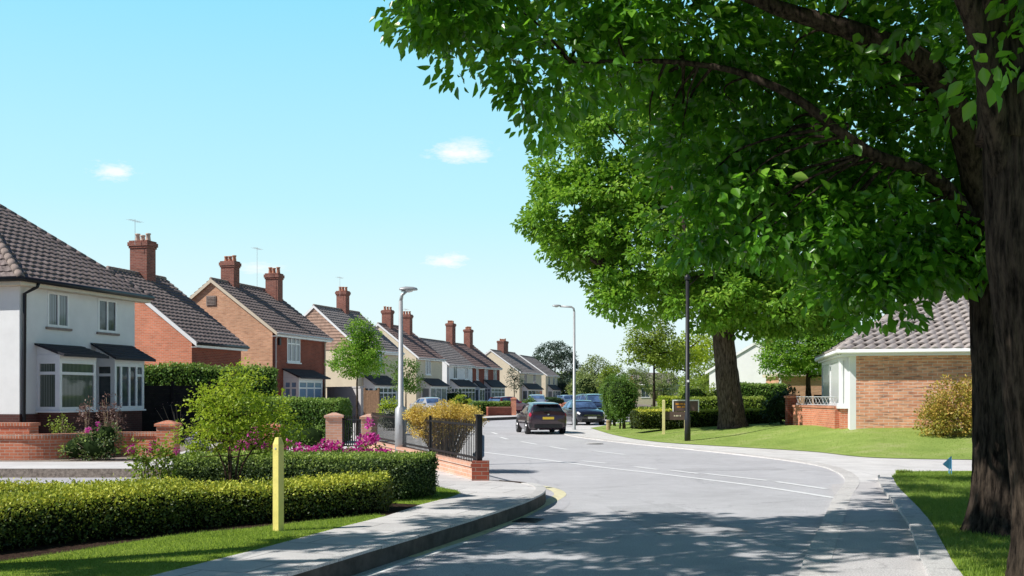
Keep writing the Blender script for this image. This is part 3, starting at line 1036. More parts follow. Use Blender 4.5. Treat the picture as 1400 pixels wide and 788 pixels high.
# right-hand side: footway, drive mouth and lawns
E1 = [(1.0, -6), (.95, 0), (1.35, 5), (2.87, 10.2), (4.3, 14.2), (5.64, 17.9)]
RK = [(6.9, 21.2), (7.55, 24), (7.7, 26.25), (7.2, 29), (5.9, 33.2), (4.1, 38.2), (2.6, 44.2), (2.25, 50.4), (2.7, 56), (4.4, 61), (7, 69), (12, 82), (24, 98)]
EDGE = smooth(E1 + RK, 6)
foot = EDGE + [(60, 98), (60, -6)]
mb = MB(); mb.prism(ccw(foot), -.02, .03)
tag(mb.build('footway', M['concrete']), kind='structure')
near_foot = smooth(E1, 6) + [(6.3, 20.2), (7.7, 21.2), (7.4, 20.6), (6.9, 18.5), (5.5, 14.2), (3.97, 9.6), (3.1, 6), (2.9, 3), (2.7, -6)]
sheet('footway', near_foot, .034, M['pave_right'])
mb = MB(); stones(mb, EDGE, 0.0, .28, .037, .9, .010, .01)
tag(up(mb.build('kerb', M['channel'])), kind='structure')
NL = smooth([(2.7, -6), (2.9, 3), (3.1, 6), (3.97, 9.6), (5.5, 14.2), (6.75, 18.5), (7.45, 20.7), (7.9, 21.9), (8.7, 22.7), (10.5, 23.3), (30, 24.2)], 5)
mb = MB(); mb.prism(ccw(offset(NL, .25) + [(30, -6)]), .0, .09)
tag(mb.build('lawn', M['lawn']), kind='structure')
mb = MB()
NLo = offset(NL, -.03)
stones(mb, NL[:36], -.035, .25, .100, .9)
for i in range(35):
    mb.poly([(*NLo[i], .0), (*NLo[i + 1], .0), (*NLo[i + 1], .094), (*NLo[i], .094)])
tag(mb.build('kerb', M['kerb']), kind='structure')
gpoly = offset(NL, .27)[6:44] + [(13, 22), (13, 6)]
grass('grass', [p for p in gpoly if p[1] > 7.5] + [(9.5, 8)], .09, 2300, .05, label='dappled short grass under the big dark tree trunks')

# far lawn rising gently from the footway
Fp = [(4.16, 54.4), (4.52, 44.5), (5.47, 38.3), (7.64, 34.5), (9.3, 31.8), (10.1, 28.8), (12.5, 27.8), (15.5, 27.2), (40, 26.0)]
Mp = [(6.3, 60, .15), (6.8, 50, .30), (7.5, 45, .33), (9.5, 43, .50), (11.3, 38, .66), (12.3, 35, .68), (14, 34.5, .70), (17, 34, .70), (42, 33, .70)]
Bp = [(24, 102, .3), (28, 98, .5), (32, 94, .6), (35, 92, .6), (38, 90, .7), (41, 88, .7), (44, 86, .7), (48, 84, .7), (75, 80, .7)]
def colpts(k): return [(*Fp[k], .04), tuple(Mp[k]), tuple(Bp[k])]
rows = []
NS = 8
fs = smooth(Fp, NS)
def lerp_list(Lst, n):
    out = []
    for k in range(len(Lst) - 1):
        for j in range(n):
            t = j / n
            out.append(tuple(Lst[k][q] * (1 - t) + Lst[k + 1][q] * t for q in range(len(Lst[0]))))
    out.append(tuple(Lst[-1]))
    return out
ms, bs = lerp_list(Mp, NS), lerp_list(Bp, NS)
mb = MB()
grid = []
for t in (0, .15, .3, .45, .6, .75, .9, 1.0):
    e = t * t * (3 - 2 * t) * .6 + t * .4
    grid.append([(fs[i][0] * (1 - t) + ms[i][0] * t, fs[i][1] * (1 - t) + ms[i][1] * t, .045 * (1 - e) + ms[i][2] * e) for i in range(len(fs))])
for t in (.15, .4, 1.0):
    grid.append([tuple(ms[i][q] * (1 - t) + bs[i][q] * t for q in range(3)) for i in range(len(fs))])
mb.rings(grid, 0, closed=False)
lawn_far = tag(up(mb.build('lawn', M['lawn_far'], smooth=True)), kind='structure')
BV = BVHTree.FromPolygons([Vector(v) for v in mb.v], mb.f)
def gz(x, y):
    h = BV.ray_cast(Vector((x, y, 50)), Vector((0, 0, -1)))
    return h[0].z if h[0] else 0.05
grass('grass', [(4.6, 53), (4.7, 45), (5.7, 38.6), (7.8, 34.8), (9.4, 32.0), (10.2, 29.1), (12.5, 28.1), (15.5, 27.6), (17, 34), (12.3, 34), (11, 38), (9.5, 42), (7.5, 45), (6.6, 50)], .0, 420, .030, zfun=gz, label='sunlit short grass of the rising lawn in front of the bungalow')

# ------------------------------------------------------------------ painted markings
def marking(name, pts, w_, mat='paint', z=.005, curve=True):
    mb = MB()
    strip(mb, smooth(pts, 4) if curve and len(pts) > 2 else pts, -w_ / 2, w_ / 2, z)
    return tag(up(mb.build(name, M[mat])), kind='structure')

marking('centre_line', [at(*p) for p in ((640, 616.2), (656, 618), (737, 628), (829, 640), (896, 647.5), (970, 656.5), (1050, 667), (1140, 681))], .15)
mb = MB()
for a, b in (((673, 591.5), (680, 594)), ((684, 598), (694, 601)), ((712, 604), (735, 608)), ((752, 611), (776, 615)), ((812, 617), (855, 622)),
             ((795, 630.5), (830, 634)), ((868, 638.5), (900, 642.5)), ((915, 643), (955, 648)), ((965, 648), (1050, 657.5)), ((1062, 659), (1130, 669))):
    strip(mb, [at(*a), at(*b)], -.075, .075, .006)
tag(up(mb.build('dashed_line', M['paint'])), kind='structure')
marking('edge_line', [at(*p) for p in ((380, 830), (505, 787), (560, 768), (612, 750), (640, 741))], .10)
marking('edge_line', [at(*p) for p in ((560, 762), (607, 746), (650, 731), (700, 711.5), (737, 693), (757, 683), (766, 676), (757, 669.5), (735, 664.5), (705, 661.0))], .22, 'paint_yellow', .004)
# gutter channel beside the left kerb, and an iron access cover
mb = MB(); strip(mb, K[20:], .02, .42, .003)
tag(up(mb.build('gutter_channel', M['asphalt_side'])), kind='structure')
mb = MB()
c = at(848, 606.5, .04)
mb.lathe((c[0] - .9, c[1] + .4, .03), [(.32, 0), (.32, .012), (.28, .014), (.0, .014)], 20)
tag(mb.build('drain_cover', M['kerb']), 'small round iron drain cover set in the pale footway by the lawn', 'drain cover')

def gully(label, s):
    i = s
    a, b = Vector(K[i]), Vector(K[i + 1])
    t_ = (b - a).normalized()
    g = thing('drain_grate', label, 'drain grate', (a.x + t_.y * .24, a.y - t_.x * .24, .004), math.atan2(t_.y, t_.x))
    mb = MB()
    mb.box(-.24, -.17, 0, .24, -.14, .008); mb.box(-.24, .14, 0, .24, .17, .008); mb.box(-.24, -.139, 0, -.21, .139, .008); mb.box(.21, -.139, 0, .24, .139, .008)
    mb.build('frame', M['gully'], g)
    mb = MB()
    for q in range(7): mb.box(-.195 + q * .06, -.138, 0, -.165 + q * .06, .138, .006)
    mb.build('bars', M['gully'], g)
M['gully'] = simple('cast_iron', (0.06, 0.055, 0.05), .7, .4, .3, var=.3)
gully('iron drain grate in the gutter at the corner kerb', 36)
# an old trench repair and sealed joints across the carriageway
sheet('road_patch', [(1.9, 13.2), (3.1, 13.5), (2.6, 16.9), (1.5, 16.5)], .003, M['asphalt_patch'])
sheet('road_patch', [(3.9, 24.0), (6.6, 24.6), (6.5, 25.5), (3.8, 24.9)], .003, M['asphalt_patch'])

# ================================================================== houses
def wall_grid(mb, x0, x1, z0, z1, holes, y=0.0, depth=.10, m=0):
    """front wall in the plane y (facing -y) with real openings and reveals"""
    xs = sorted(set([x0, x1] + [h[0] for h in holes] + [h[1] for h in holes]))
    zs = sorted(set([z0, z1] + [h[2] for h in holes] + [h[3] for h in holes]))
    for i in range(len(xs) - 1):
        for k in range(len(zs) - 1):
            cx, cz = (xs[i] + xs[i + 1]) / 2, (zs[k] + zs[k + 1]) / 2
            if any(h[0] < cx < h[1] and h[2] < cz < h[3] for h in holes): continue
            mb.poly([(xs[i], y, zs[k]), (xs[i + 1], y, zs[k]), (xs[i + 1], y, zs[k + 1]), (xs[i], y, zs[k + 1])], m)
    for a, b, c, d in holes:
        for q in ([(a, y, c), (a, y + depth, c), (a, y + depth, d), (a, y, d)], [(b, y, c), (b, y, d), (b, y + depth, d), (b, y + depth, c)],
                  [(a, y, d), (a, y + depth, d), (b, y + depth, d), (b, y, d)], [(a, y, c), (b, y, c), (b, y + depth, c), (a, y + depth, c)]):
            mb.poly(q, m)


def frame_bars(mb, A, B, z0, z1, n, cols, transom, fw=.085, ft=.05, skip_tr=()):
    """glazing bars between plan points A and B (2D), n = outward 2D normal; cols: fractions of mullions; transom: z or None"""
    A, B, n = Vector(A), Vector(B), Vector(n)
    d = (B - A).normalized()
    ln = (B - A).length
    def bar(u0, u1, za, zb, t=ft):
        p = [A + d * u0, A + d * u1]
        q = [p[0] + n * t, p[1] + n * t]
        V = [(p[0].x, p[0].y), (p[1].x, p[1].y), (q[1].x, q[1].y), (q[0].x, q[0].y)]
        mb.prism(ccw(V), za, zb, 0, None, True)
    bar(0, fw, z0, z1); bar(ln - fw, ln, z0, z1)
    bar(fw, ln - fw, z0, z0 + fw); bar(fw, ln - fw, z1 - fw, z1)
    us = [fw] + [ln * c for c in cols] + [ln - fw]
    for c in cols: bar(ln * c - fw * .45, ln * c + fw * .45, z0 + fw, z1 - fw, ft * .96)
    if transom:
        ed = [0] + list(cols) + [1]
        for k in range(len(ed) - 1):
            if k in skip_tr: continue
            a = fw if k == 0 else ln * ed[k] + fw * .45
            b = ln - fw if k == len(ed) - 2 else ln * ed[k + 1] - fw * .45
            bar(a, b, transom - fw * .4, transom + fw * .4, ft * .92)


def pane(parent, A, B, z0, z1, n, off, mat):
    A, B, n = Vector(A), Vector(B), Vector(n)
    a, b = A + n * off, B + n * off
    mb = MB()
    mb.poly([(a.x, a.y, z0), (b.x, b.y, z0), (b.x, b.y, z1), (a.x, a.y, z1)])
    return mb.build('pane', M[mat], parent)


def window(root, x0, x1, z0, z1, cols=(.5,), transom=None, mat='glass', sill=True, rec=.035, skip=(), sillmat='lead', y=0.0):
    mb = MB()
    frame_bars(mb, (x0 + .002, y + rec + .002), (x1 - .002, y + rec + .002), z0 + .002, z1 - .002, (0, -1), cols, transom, skip_tr=skip)
    f = mb.build('window', M['white'], root)
    pane(f, (x0 + .03, y + rec), (x1 - .03, y + rec), z0 + .03, z1 - .03, (0, -1), .015, mat)
    if sill:
        s = MB(); s.box(x0 - .08, y - .07, z0 - .08, x1 + .08, y + .0, z0 - .004)
        s.build('sill', M[sillmat], f)
    return f


def bay(root, x0, x1, p, z0, z1, rise, plinth, gmat='glass_blind', rcols=(), fcols=(), transom=None, skirt=None, roofmat='slate', over=.28, near_glass=None, roof_x=(.25, .25), fskip=()):
    """box bay on the front wall: base, glazed frame on three sides, lean-to roof"""
    mb = MB()
    frame_bars(mb, (x0, -.002), (x0, -p), z0, z1, (-1, 0), rcols, transom, fw=.12)
    frame_bars(mb, (x1, -p), (x1, -.002), z0, z1, (1, 0), rcols, transom, fw=.12)
    frame_bars(mb, (x0 - .05, -p), (x1 + .05, -p), z0, z1, (0, -1), fcols, transom, fw=.11, skip_tr=fskip)
    mb.box(x0 - .10, -p - .10, z0 - .06, x1 + .10, -.002, z0 - .002)
    mb.box(x0 - .06, -p - .06, z1 + .002, x1 + .06, -.002, z1 + .16)
    f = mb.build('bay_window', M['white'], root)
    pane(f, (x0, -.03), (x0, -p + .02), z0 + .03, z1 - .03, (-1, 0), .012, near_glass or gmat)
    pane(f, (x1, -p + .02), (x1, -.03), z0 + .03, z1 - .03, (1, 0), .012, gmat)
    pane(f, (x0 + .02, -p), (x1 - .02, -p), z0 + .03, z1 - .03, (0, -1), .012, gmat)
    b = MB(); b.box(x0, -p, -.4, x1, -.003, z0 - .062)
    b.build('plinth', M[plinth], f)
    r = MB()
    za, zb = z1 + .17 + rise, z1 + .165
    xa, xb = x0 - roof_x[0], x1 + roof_x[1]
    y1 = -p - over
    n = 6
    for k in range(n):
        t0, t1 = k / n, (k + 1) / n
        ya, yb = -.004 + (y1 + .004) * t0, -.004 + (y1 + .004) * t1
        zk0, zk1 = za + (zb - za) * t0, za + (zb - za) * t1
        r.poly([(xa, yb, zk1 + .025), (xb, yb, zk1 + .025), (xb, ya, zk0), (xa, ya, zk0)])
        r.poly([(xa, yb, zk1), (xb, yb, zk1), (xb, yb, zk1 + .025), (xa, yb, zk1 + .025)])
    r.poly([(xa, -.004, za), (xa, -.004, za - .06), (xa, y1, zb - .06), (xa, y1, zb + .02)])
    r.poly([(xb, -.004, za), (xb, y1, zb + .02), (xb, y1, zb - .06), (xb, -.004, za - .06)])
    r.poly([(xa, y1, zb - .06), (xb, y1, zb - .06), (xb, y1, zb + .0), (xa, y1, zb + .0)])
    r.poly([(xa, y1, zb - .062), (xa, -.004, za - .062), (xb, -.004, za - .062), (xb, y1, zb - .062)])
    r.build('bay_roof', M[roofmat], f)
    for xx in (x0 - .05, x1 + .03):
        ck = MB()
        tri = [(-p, z1 + .163), (-.004, z1 + .163), (-.004, za - .07)]
        ck.rings([[(xx, q[0], q[1]) for q in tri], [(xx + .02, q[0], q[1]) for q in tri]], 0, True, True)
        ck.build('cheek', M['white'], f)
    return f


def tiles(mb, A, B, C, D, course=.32, wave=.30, amp=.02, lift=.045, m=0, segs=4, shape='wave'):
    """courses of tiles over the slope A-B (eave, left to right) to C-D (ridge, right, left)"""
    A, B, C, D = [Vector(p) for p in (A, B, C, D)]
    e = (B - A).normalized()
    s = (D - A) - e * (D - A).dot(e)
    sl = s.length
    sd_ = s.normalized()
    nrm = e.cross(sd_)
    n = max(2, int(round(sl / course)))
    hmul = 1.0
    for k in range(n):
        t0, t1 = k / n, min(1.0, (k + 1) / n)
        a0, b0 = A.lerp(D, t0), B.lerp(C, t0)
        a1, b1 = A.lerp(D, t1), B.lerp(C, t1)
        ua, ub = (a0 - A).dot(e), (b0 - A).dot(e)
        va, vb = (a1 - A).dot(e), (b1 - A).dot(e)
        if ub - ua < .02: continue
        cnt = max(1, int((ub - ua) / wave * segs))
        lo, ls, hi = [], [], []
        sh = (wave / 2 if k % 2 else 0) if shape == 'flat' else 0
        j0 = random.uniform(-.004, .004)
        for q in range(cnt + 1):
            f = q / cnt
            u0, u1 = ua + (ub - ua) * f, va + (vb - va) * f
            if shape == 'wave': h = amp * math.sin(2 * math.pi * (u0) / wave)
            elif shape == 'roll': h = amp * abs(math.sin(math.pi * u0 / wave)) * 1.6
            else: h = amp * (1 if ((u0 + sh) / wave) % 1 > .12 else 0)
            sag = (lift * .55 * abs(math.sin(math.pi * u0 / wave)) if shape == 'roll' else 0)
            p0 = A + e * u0 + sd_ * (t0 * sl - sag) + nrm * (lift + h + j0)
            p1 = A + e * u1 + sd_ * (t1 * sl) + nrm * (.004 + h)
            lo.append(p0); hi.append(p1); ls.append(p0 - nrm * (lift + .01))
        mb.rings([ls, lo], m, closed=False)
        mb.rings([lo, hi], m, closed=False)


def chimney(root, x, y, zb, zt, w_, d_, pots=3, brickm='brick_chimney', potm='pot', flash=True):
    """brick stack with corbelled head and clay pots"""
    w_, d_ = w_ * .74, d_ * .76
    mb = MB()
    mb.box(x - w_ / 2, y - d_ / 2, zb, x + w_ / 2, y + d_ / 2, zt - .36)
    mb.box(x - w_ / 2 - .04, y - d_ / 2 - .04, zt - .36, x + w_ / 2 + .04, y + d_ / 2 + .04, zt - .26)
    mb.box(x - w_ / 2 - .08, y - d_ / 2 - .08, zt - .26, x + w_ / 2 + .08, y + d_ / 2 + .08, zt - .08)
    mb.box(x - w_ / 2 - .03, y - d_ / 2 - .03, zt - .08, x + w_ / 2 + .03, y + d_ / 2 + .03, zt)
    c = mb.build('chimney', M[brickm], root)
    for k in range(pots):
        f = (k + .5) / pots - .5
        px, py = x + random.uniform(-.03, .03), y + f * d_ * .95
        h = .34 + random.uniform(-.05, .06)
        pm = MB(); pm.lathe((px, py, zt), [(.13, -.02), (.12, .05), (.095, h - .08), (.125, h - .06), (.125, h), (.085, h), (.08, h - .1)], 10)
        pm.build('chimney_pot', M[potm], c, True)
    return c


def gutter(root, pts, mat='black', r=.065):
    mb = MB(); mb.tube(pts, r, 8)
    return mb.build('gutter', M[mat], root, True)


def downpipe(root, pts, mat='black', r=.04):
    mb = MB(); mb.tube(pts, r, 8)
    for p in pts[-2:-1]:
        for zz in np.arange(.6, p[2], 1.4): mb.tube([(p[0], p[1], zz), (p[0], p[1], zz + .06)], r * 1.3, 8)
    return mb.build('downpipe', M[mat], root, True)


def aerial(root, x, y, z, h=1.2):
    mb = MB()
    mb.tube([(x, y, z), (x, y, z + h)], .011, 5)
    mb.tube([(x - .45, y, z + h - .08), (x + .45, y, z + h - .08)], .007, 4)
    for q in np.linspace(-.4, .4, 6): mb.tube([(x + q, y - .2, z + h - .08), (x + q, y + .2, z + h - .08)], .005, 4)
    return mb.build('aerial', M['gutter_grey'], root)


def ridge(root, pts, mat='ridge', r=.12):
    mb = MB()
    for a, b in zip(pts[:-1], pts[1:]):
        a, b = Vector(a), Vector(b)
        n = max(1, int((b - a).length / .38))
        for k in range(n):
            p, q = a.lerp(b, k / n), a.lerp(b, (k + .98) / n)
            mb.tube([p, q], [r, r * .9], 8)
    return mb.build('ridge_tiles', M[mat], root, True)


def gable_house(name, label, x, y, theta, Lh, D, k, ze, rise, wall_front, wall_gable, roof, holes=(), over=.3, verge=.10, tile=dict(), bargemat='cream', fascia='white', gutmat='gutter_grey', far_gable=None, ridgemat='ridge', group=None, z=0.2, gable_hung=None):
    """local axes: x along the street (away from the viewer), -y towards the street, ridge along x at y = k"""
    t = thing(name, label, 'house', (x, y, z), R(90 - theta), group)
    zr = ze + rise
    zd = zr - (D - k) * rise / k
    zd = max(zd, 1.0)
    mb = MB()
    mats = [M[wall_front], M[wall_gable]]
    wall_grid(mb, 0, Lh, -.5, ze, holes)
    g = [(0, 0, -.5), (0, 0, ze), (0, k, zr), (0, D, zd), (0, D, -.5)]
    mb.poly(g, 1)
    mb.poly([(Lh, p[1], p[2]) for p in reversed(g)], 1)
    mb.poly([(0, D, -.5), (0, D, zd), (Lh, D, zd), (Lh, D, -.5)], 1)
    # dark room behind the openings
    mb.build('wall', mats, t)
    rb = MB()
    sl = rise / k
    ye, zee = -over, ze - over * sl + .06
    yb, zbb = D + over, zd - over * sl + .06
    zt_ = zr + .06
    rb.poly([(-verge, ye, zee), (Lh + verge, ye, zee), (Lh + verge, k, zt_), (-verge, k, zt_)])
    rb.poly([(Lh + verge, yb, zbb), (-verge, yb, zbb), (-verge, k, zt_), (Lh + verge, k, zt_)])
    tiles(rb, (-verge, ye, zee), (Lh + verge, ye, zee), (Lh + verge, k, zt_), (-verge, k, zt_), **tile)
    tiles(rb, (Lh + verge, yb, zbb), (-verge, yb, zbb), (-verge, k, zt_), (Lh + verge, k, zt_), **tile)
    rf = rb.build('roof', M[roof], t, uv=False)
    ridge(rf, [(-verge, k, zt_ + .02), (Lh + verge, k, zt_ + .02)], ridgemat, .11)
    for xx in (-verge - .02, Lh + verge - .02):
        for (ya, za, yb_, zb_) in ((ye, zee, k, zt_), (yb, zbb, k, zt_)):
            bb = MB()
            P_ = [(ya, za - .17), (yb_, zb_ - .17), (yb_, zb_ + .03), (ya, za + .03)]
            bb.rings([[(xx, p[0], p[1]) for p in P_], [(xx + .04, p[0], p[1]) for p in P_]], 0, True, True)
            bb.build('barge_board', M[bargemat], t)
    fb = MB(); fb.box(-verge + .03, ye + .005, zee - .2, Lh + verge - .03, ye + .03, zee - .02)
    fb.box(-verge + .03, ye + .03, zee - .2, Lh + verge - .03, -.004, zee - .18)
    fb.build('fascia', M[fascia], t)
    gutter(t, [(-verge, ye - .05, zee - .04), (Lh + verge, ye - .05, zee - .04)], gutmat)
    if gable_hung:
        hb = MB()
        for i in range(14):
            f0, f1 = i / 14, (i + 1) / 14
            z0_, z1_ = ze - .2 + (rise + .1) * f0, ze - .2 + (rise + .1) * f1
            ya0, yb0 = max(.02, (z0_ - ze) / sl + .05), min(D - .05, D - (z0_ - zd) / sl - .05)
            ya1, yb1 = max(.02, (z1_ - ze) / sl + .05), min(D - .05, D - (z1_ - zd) / sl - .05)
            if yb1 <= ya1: break
            hb.poly([(-.06, ya0, z0_), (-.02, ya1, z1_), (-.02, yb1, z1_), (-.06, yb0, z0_)])
            hb.poly([(-.06, ya0, z0_), (-.06, yb0, z0_), (-.01, yb0, z0_), (-.01, ya0, z0_)])
        hb.build('tile_cladding', M[gable_hung], t)
    return t


# ---- pale rendered house at the left edge (hipped roof, two box bays)
TH1 = math.degrees(math.atan2(1.5, 5.5))
h1 = thing('rendered_house', 'pale rendered house with hipped brown roof and two white box bays, at the left edge', 'house', (-15.2, 31.6, .2), R(90 - TH1))
EZ = 5.15
up1, up2 = (1.22, 2.25, 3.78, 4.93), (3.70, 4.73, 3.76, 4.93)
mb = MB()
wall_grid(mb, 0, 5.75, 1.0, EZ, [up1, up2])
wall_grid(mb, 0, 5.75, -.5, 1.0, [], y=-.03, m=1)
mb.poly([(0, -.03, 1.0), (5.75, -.03, 1.0), (5.75, 0, 1.0), (0, 0, 1.0)], 1)
mb.poly([(0, 0, -.5), (0, 0, EZ), (0, 10, EZ), (0, 10, -.5)])
mb.poly([(-.03, -.03, -.5), (-.03, -.03, 1.0), (-.03, 10, 1.0), (-.03, 10, -.5)], 1)
mb.poly([(-.03, -.03, 1.0), (0, -.03, 1.0), (0, 10, 1.0), (-.03, 10, 1.0)], 1)
mb.poly([(5.75, 0, -.5), (5.75, 10, -.5), (5.75, 10, EZ), (5.75, 0, EZ)])
mb.poly([(0, 10, -.5), (0, 10, EZ), (5.75, 10, EZ), (5.75, 10, -.5)])
mb.build('wall', [M['render_white'], M['brick_dark']], h1)
o_ = .42
c00, c10, c11, c01 = (-o_, -o_, EZ), (5.75 + o_, -o_, EZ), (5.75 + o_, 10.4, EZ), (-o_, 10.4, EZ)
a0, a1 = (2.87, 4.8, EZ + 3.75), (2.87, 6.2, EZ + 3.75)
rb = MB()
for q in ((c00, c10, a0, a0), (c10, c11, a1, a0), (c11, c01, a1, a1), (c01, c00, a0, a1)):
    pts = list(q) if q[2] != q[3] else list(q[:3])
    rb.poly(pts)
    tiles(rb, *q, course=.30, wave=.33, amp=.022, lift=.05)
rb.poly([c00, c01, c11, c10])
rf = rb.build('roof', M['tile_brown'], h1, uv=False)
ridge(rf, [c00, a0, a1], 'ridge', .13)
ridge(rf, [c10, a0], 'tile_brown', .10)
fb = MB()
fb.box(-o_ + .03, -o_ + .03, EZ - .20, 5.75 + o_ - .03, -.003, EZ - .02)
fb.box(-o_ + .03, -.003, EZ - .20, -.003, 10, EZ - .02)
fb.build('fascia', M['cream'], h1)
gutter(h1, [(-o_ - .05, 10.3, EZ - .02), (-o_ - .05, -o_ - .05, EZ - .02), (5.75 + o_, -o_ - .05, EZ - .02)], 'black', .08)
downpipe(h1, [(.32, -o_ - .02, EZ - .08), (.30, -o_ + .02, EZ - .2), (.12, -.09, EZ - .42), (.08, -.09, .3), (.08, -.09, -.2)], 'black', .055)
window(h1, *up1, cols=(.5,), mat='glass_net', sillmat='ridge')
window(h1, *up2, cols=(.5,), mat='glass', sillmat='ridge')
bay(h1, .78, 2.42, .82, 1.10, 2.70, .36, 'brick_dark', 'glass_blind', rcols=(), fcols=(), transom=2.28, roof_x=(.14, .42))
bay(h1, 3.62, 5.16, .72, 1.10, 2.68, .52, 'brick_dark', 'glass', rcols=(), fcols=(.22, .5, .74), transom=2.28, fskip=(0, 1, 2), near_glass='glass_dark', roof_x=(.3, .42))
mb = MB(); mb.box(-.14, 1.1, 4.05, -.005, 1.4, 4.45); mb.build('alarm_box', M['plastic'], h1)

# ---- brick house set back between the two, with big chimney
h = gable_house('brick_house', 'orange brick house with low sweeping roof and one tall stack, behind the pale rendered house', -14.04, 44.9, 15, 4.2, 8.4, 4.2, 4.05, 3.15, 'brick_red', 'brick_orange', 'tile_brown', bargemat='white', gutmat='black', tile=dict(course=.30, wave=.33, amp=.022, lift=.05))  # street front takes the darker brick to imitate its shade
chimney(h, 2.5, 4.2, 6.4, 8.85, .95, 1.2, 3, 'brick_chimney', 'pot_cream')
aerial(h, 1.9, 4.2, 8.6, 1.2)

# ---- big tan brick gable house, two stacks
hl = [(1.7, 3.3, 3.45, 4.95)]
h = gable_house('brick_house', 'tan brick house with wide street gable end and two chimneys, grey vent near its apex', -13.1, 56, 15, 6.7, 7.4, 3.7, 5.2, 2.75, 'brick_red', 'brick_tan', 'tile_brown', holes=hl, bargemat='cream', gutmat='gutter_grey', tile=dict(course=.32, wave=.33, amp=.022, lift=.05), over=.35, verge=.14)  # shade of the street front put in as darker brick
window(h, *hl[0], cols=(.33, .66), transom=4.5, mat='glass_net', sillmat='white')
bay(h, 1.3, 4.2, .9, 1.0, 2.40, .5, 'brick_dark', 'glass_blue', rcols=(.5,), fcols=(.33, .66), transom=1.98, roof_x=(.2, .7))
chimney(h, 1.9, 3.7, 7.0, 9.25, .85, 1.1, 3)
chimney(h, 6.0, 3.1, 7.0, 9.0, .85, 1.1, 3)
vb = MB()
vb.box(-.05, 3.45, 6.55, -.004, 4.05, 7.1)
for q in range(6): vb.box(-.08, 3.5, 6.6 + q * .08, -.052, 4.0, 6.64 + q * .08)
vb.build('vent', M['ridge'], h)
downpipe(h, [(.22, -.4, 5.0), (.2, -.1, 4.7), (.2, -.08, -.2)], 'gutter_grey', .05)
downpipe(h, [(6.4, -.4, 5.0), (6.4, -.1, 4.7), (6.4, -.08, -.2)], 'cream', .05)
mb = MB(); mb.box(.6, -.12, 4.35, .8, -.004, 4.75); mb.build('alarm_box', M['plastic'], h)
aerial(h, 5.0, 3.7, 7.9, 2.6)

# ---- cream house with tile-hung gable
hl = [(3.1, 4.1, 3.45, 4.95)]
h = gable_house('cream_house', 'cream house with tile hung gable and one stack behind the street tree', -11.5, 76.5, 19, 7.2, 7.4, 3.7, 5.2, 3.1, 'render_cream', 'render_cream', 'tile_grey', holes=hl, bargemat='white', gutmat='white', gable_hung='tile_hung', tile=dict(course=.34, wave=.36, amp=.02, lift=.05), over=.35)
window(h, *hl[0], cols=(.5,), mat='glass_blue', sillmat='white')
bay(h, .9, 4.6, .9, .9, 2.2, .75, 'brick_dark', 'glass', rcols=(.5,), fcols=(.2, .4, .6, .8), transom=1.75)
chimney(h, 4.5, 3.7, 7.6, 9.9, .85, 1.1, 3)
aerial(h, 4.0, 3.7, 9.4, 1.6)

# ---- cream house with red-brown roof, two stacks
hl = [(2.2, 3.5, 3.5, 4.9)]
h = gable_house('cream_house', 'narrow cream house with red brown roof and a pair of chimneys above the lamp post', -8.8, 94, 18, 6.4, 7.6, 3.8, 5.2, 2.95, 'render_cream', 'render_cream', 'tile_red', holes=hl, bargemat='white', gutmat='gutter_grey', tile=dict(course=.36, wave=.36, amp=.02, lift=.05))
window(h, *hl[0], cols=(.5,), mat='glass_net', sillmat='white')
bay(h, 1.2, 5.2, .9, .8, 2.3, .7, 'brick_dark', 'glass_net', rcols=(), fcols=(.33, .66), transom=None)
chimney(h, 1.8, 3.7, 7.2, 9.6, .9, 1.2, 3)
chimney(h, 4.9, 3.1, 6.9, 9.4, .9, 1.2, 3)
aerial(h, 6.0, 3.7, 8.1, 2.0)

# ---- white then dark red terrace pair
hl = [(2.0, 3.2, 3.4, 5.0), (5.6, 6.8, 3.4, 5.0)]
h = gable_house('white_house', 'white terraced house with pale gable wall, plain grey roof and no chimney', -7.25, 114, 18, 8.2, 7.2, 3.6, 5.15, 2.75, 'render_white', 'render_white', 'tile_grey', holes=hl, bargemat='white', gutmat='gutter_grey', tile=dict(course=.38, wave=.36, amp=.02, lift=.05), far_gable=None)
for q in hl: window(h, *q, cols=(.5,), mat='glass_net', sillmat='white')
bay(h, 1.2, 6.6, .9, .8, 2.4, .8, 'render_white', 'glass', rcols=(.5,), fcols=(.2, .4, .6, .8), transom=1.9)
downpipe(h, [(.3, -.4, 5.0), (.2, -.1, 4.7), (.2, -.08, -.2)], 'gutter_grey', .05)
hx, hy = -7.25 + math.sin(R(18)) * 8.35, 114 + math.cos(R(18)) * 8.35
hl = [(1.2, 2.0, 3.4, 5.0), (4.2, 5.4, 3.3, 5.0), (7.6, 8.8, 3.3, 5.0)]
h = gable_house('brick_house', 'dark red brick terraced house with two chimneys, next beyond the white terraced house', hx, hy, 18, 10.0, 7.2, 3.6, 5.12, 2.75, 'brick_red', 'brick_red', 'tile_red', holes=hl, bargemat='white', gutmat='gutter_grey', tile=dict(course=.38, wave=.36, amp=.02, lift=.05))
for q in hl: window(h, *q, cols=(.5,), mat='glass_net', sillmat='white')
bay(h, .4, 2.2, .7, .8, 2.3, .8, 'brick_red', 'glass', rcols=(), fcols=(.5,), transom=None)
bay(h, 4.0, 9.2, .9, .8, 2.4, .9, 'brick_red', 'glass_net', rcols=(.5,), fcols=(.25, .5, .75), transom=1.95)
chimney(h, 2.0, 3.6, 7.0, 10.3, 1.5, 1.1, 4)
chimney(h, 7.6, 3.4, 7.0, 9.9, 1.5, 1.1, 4)

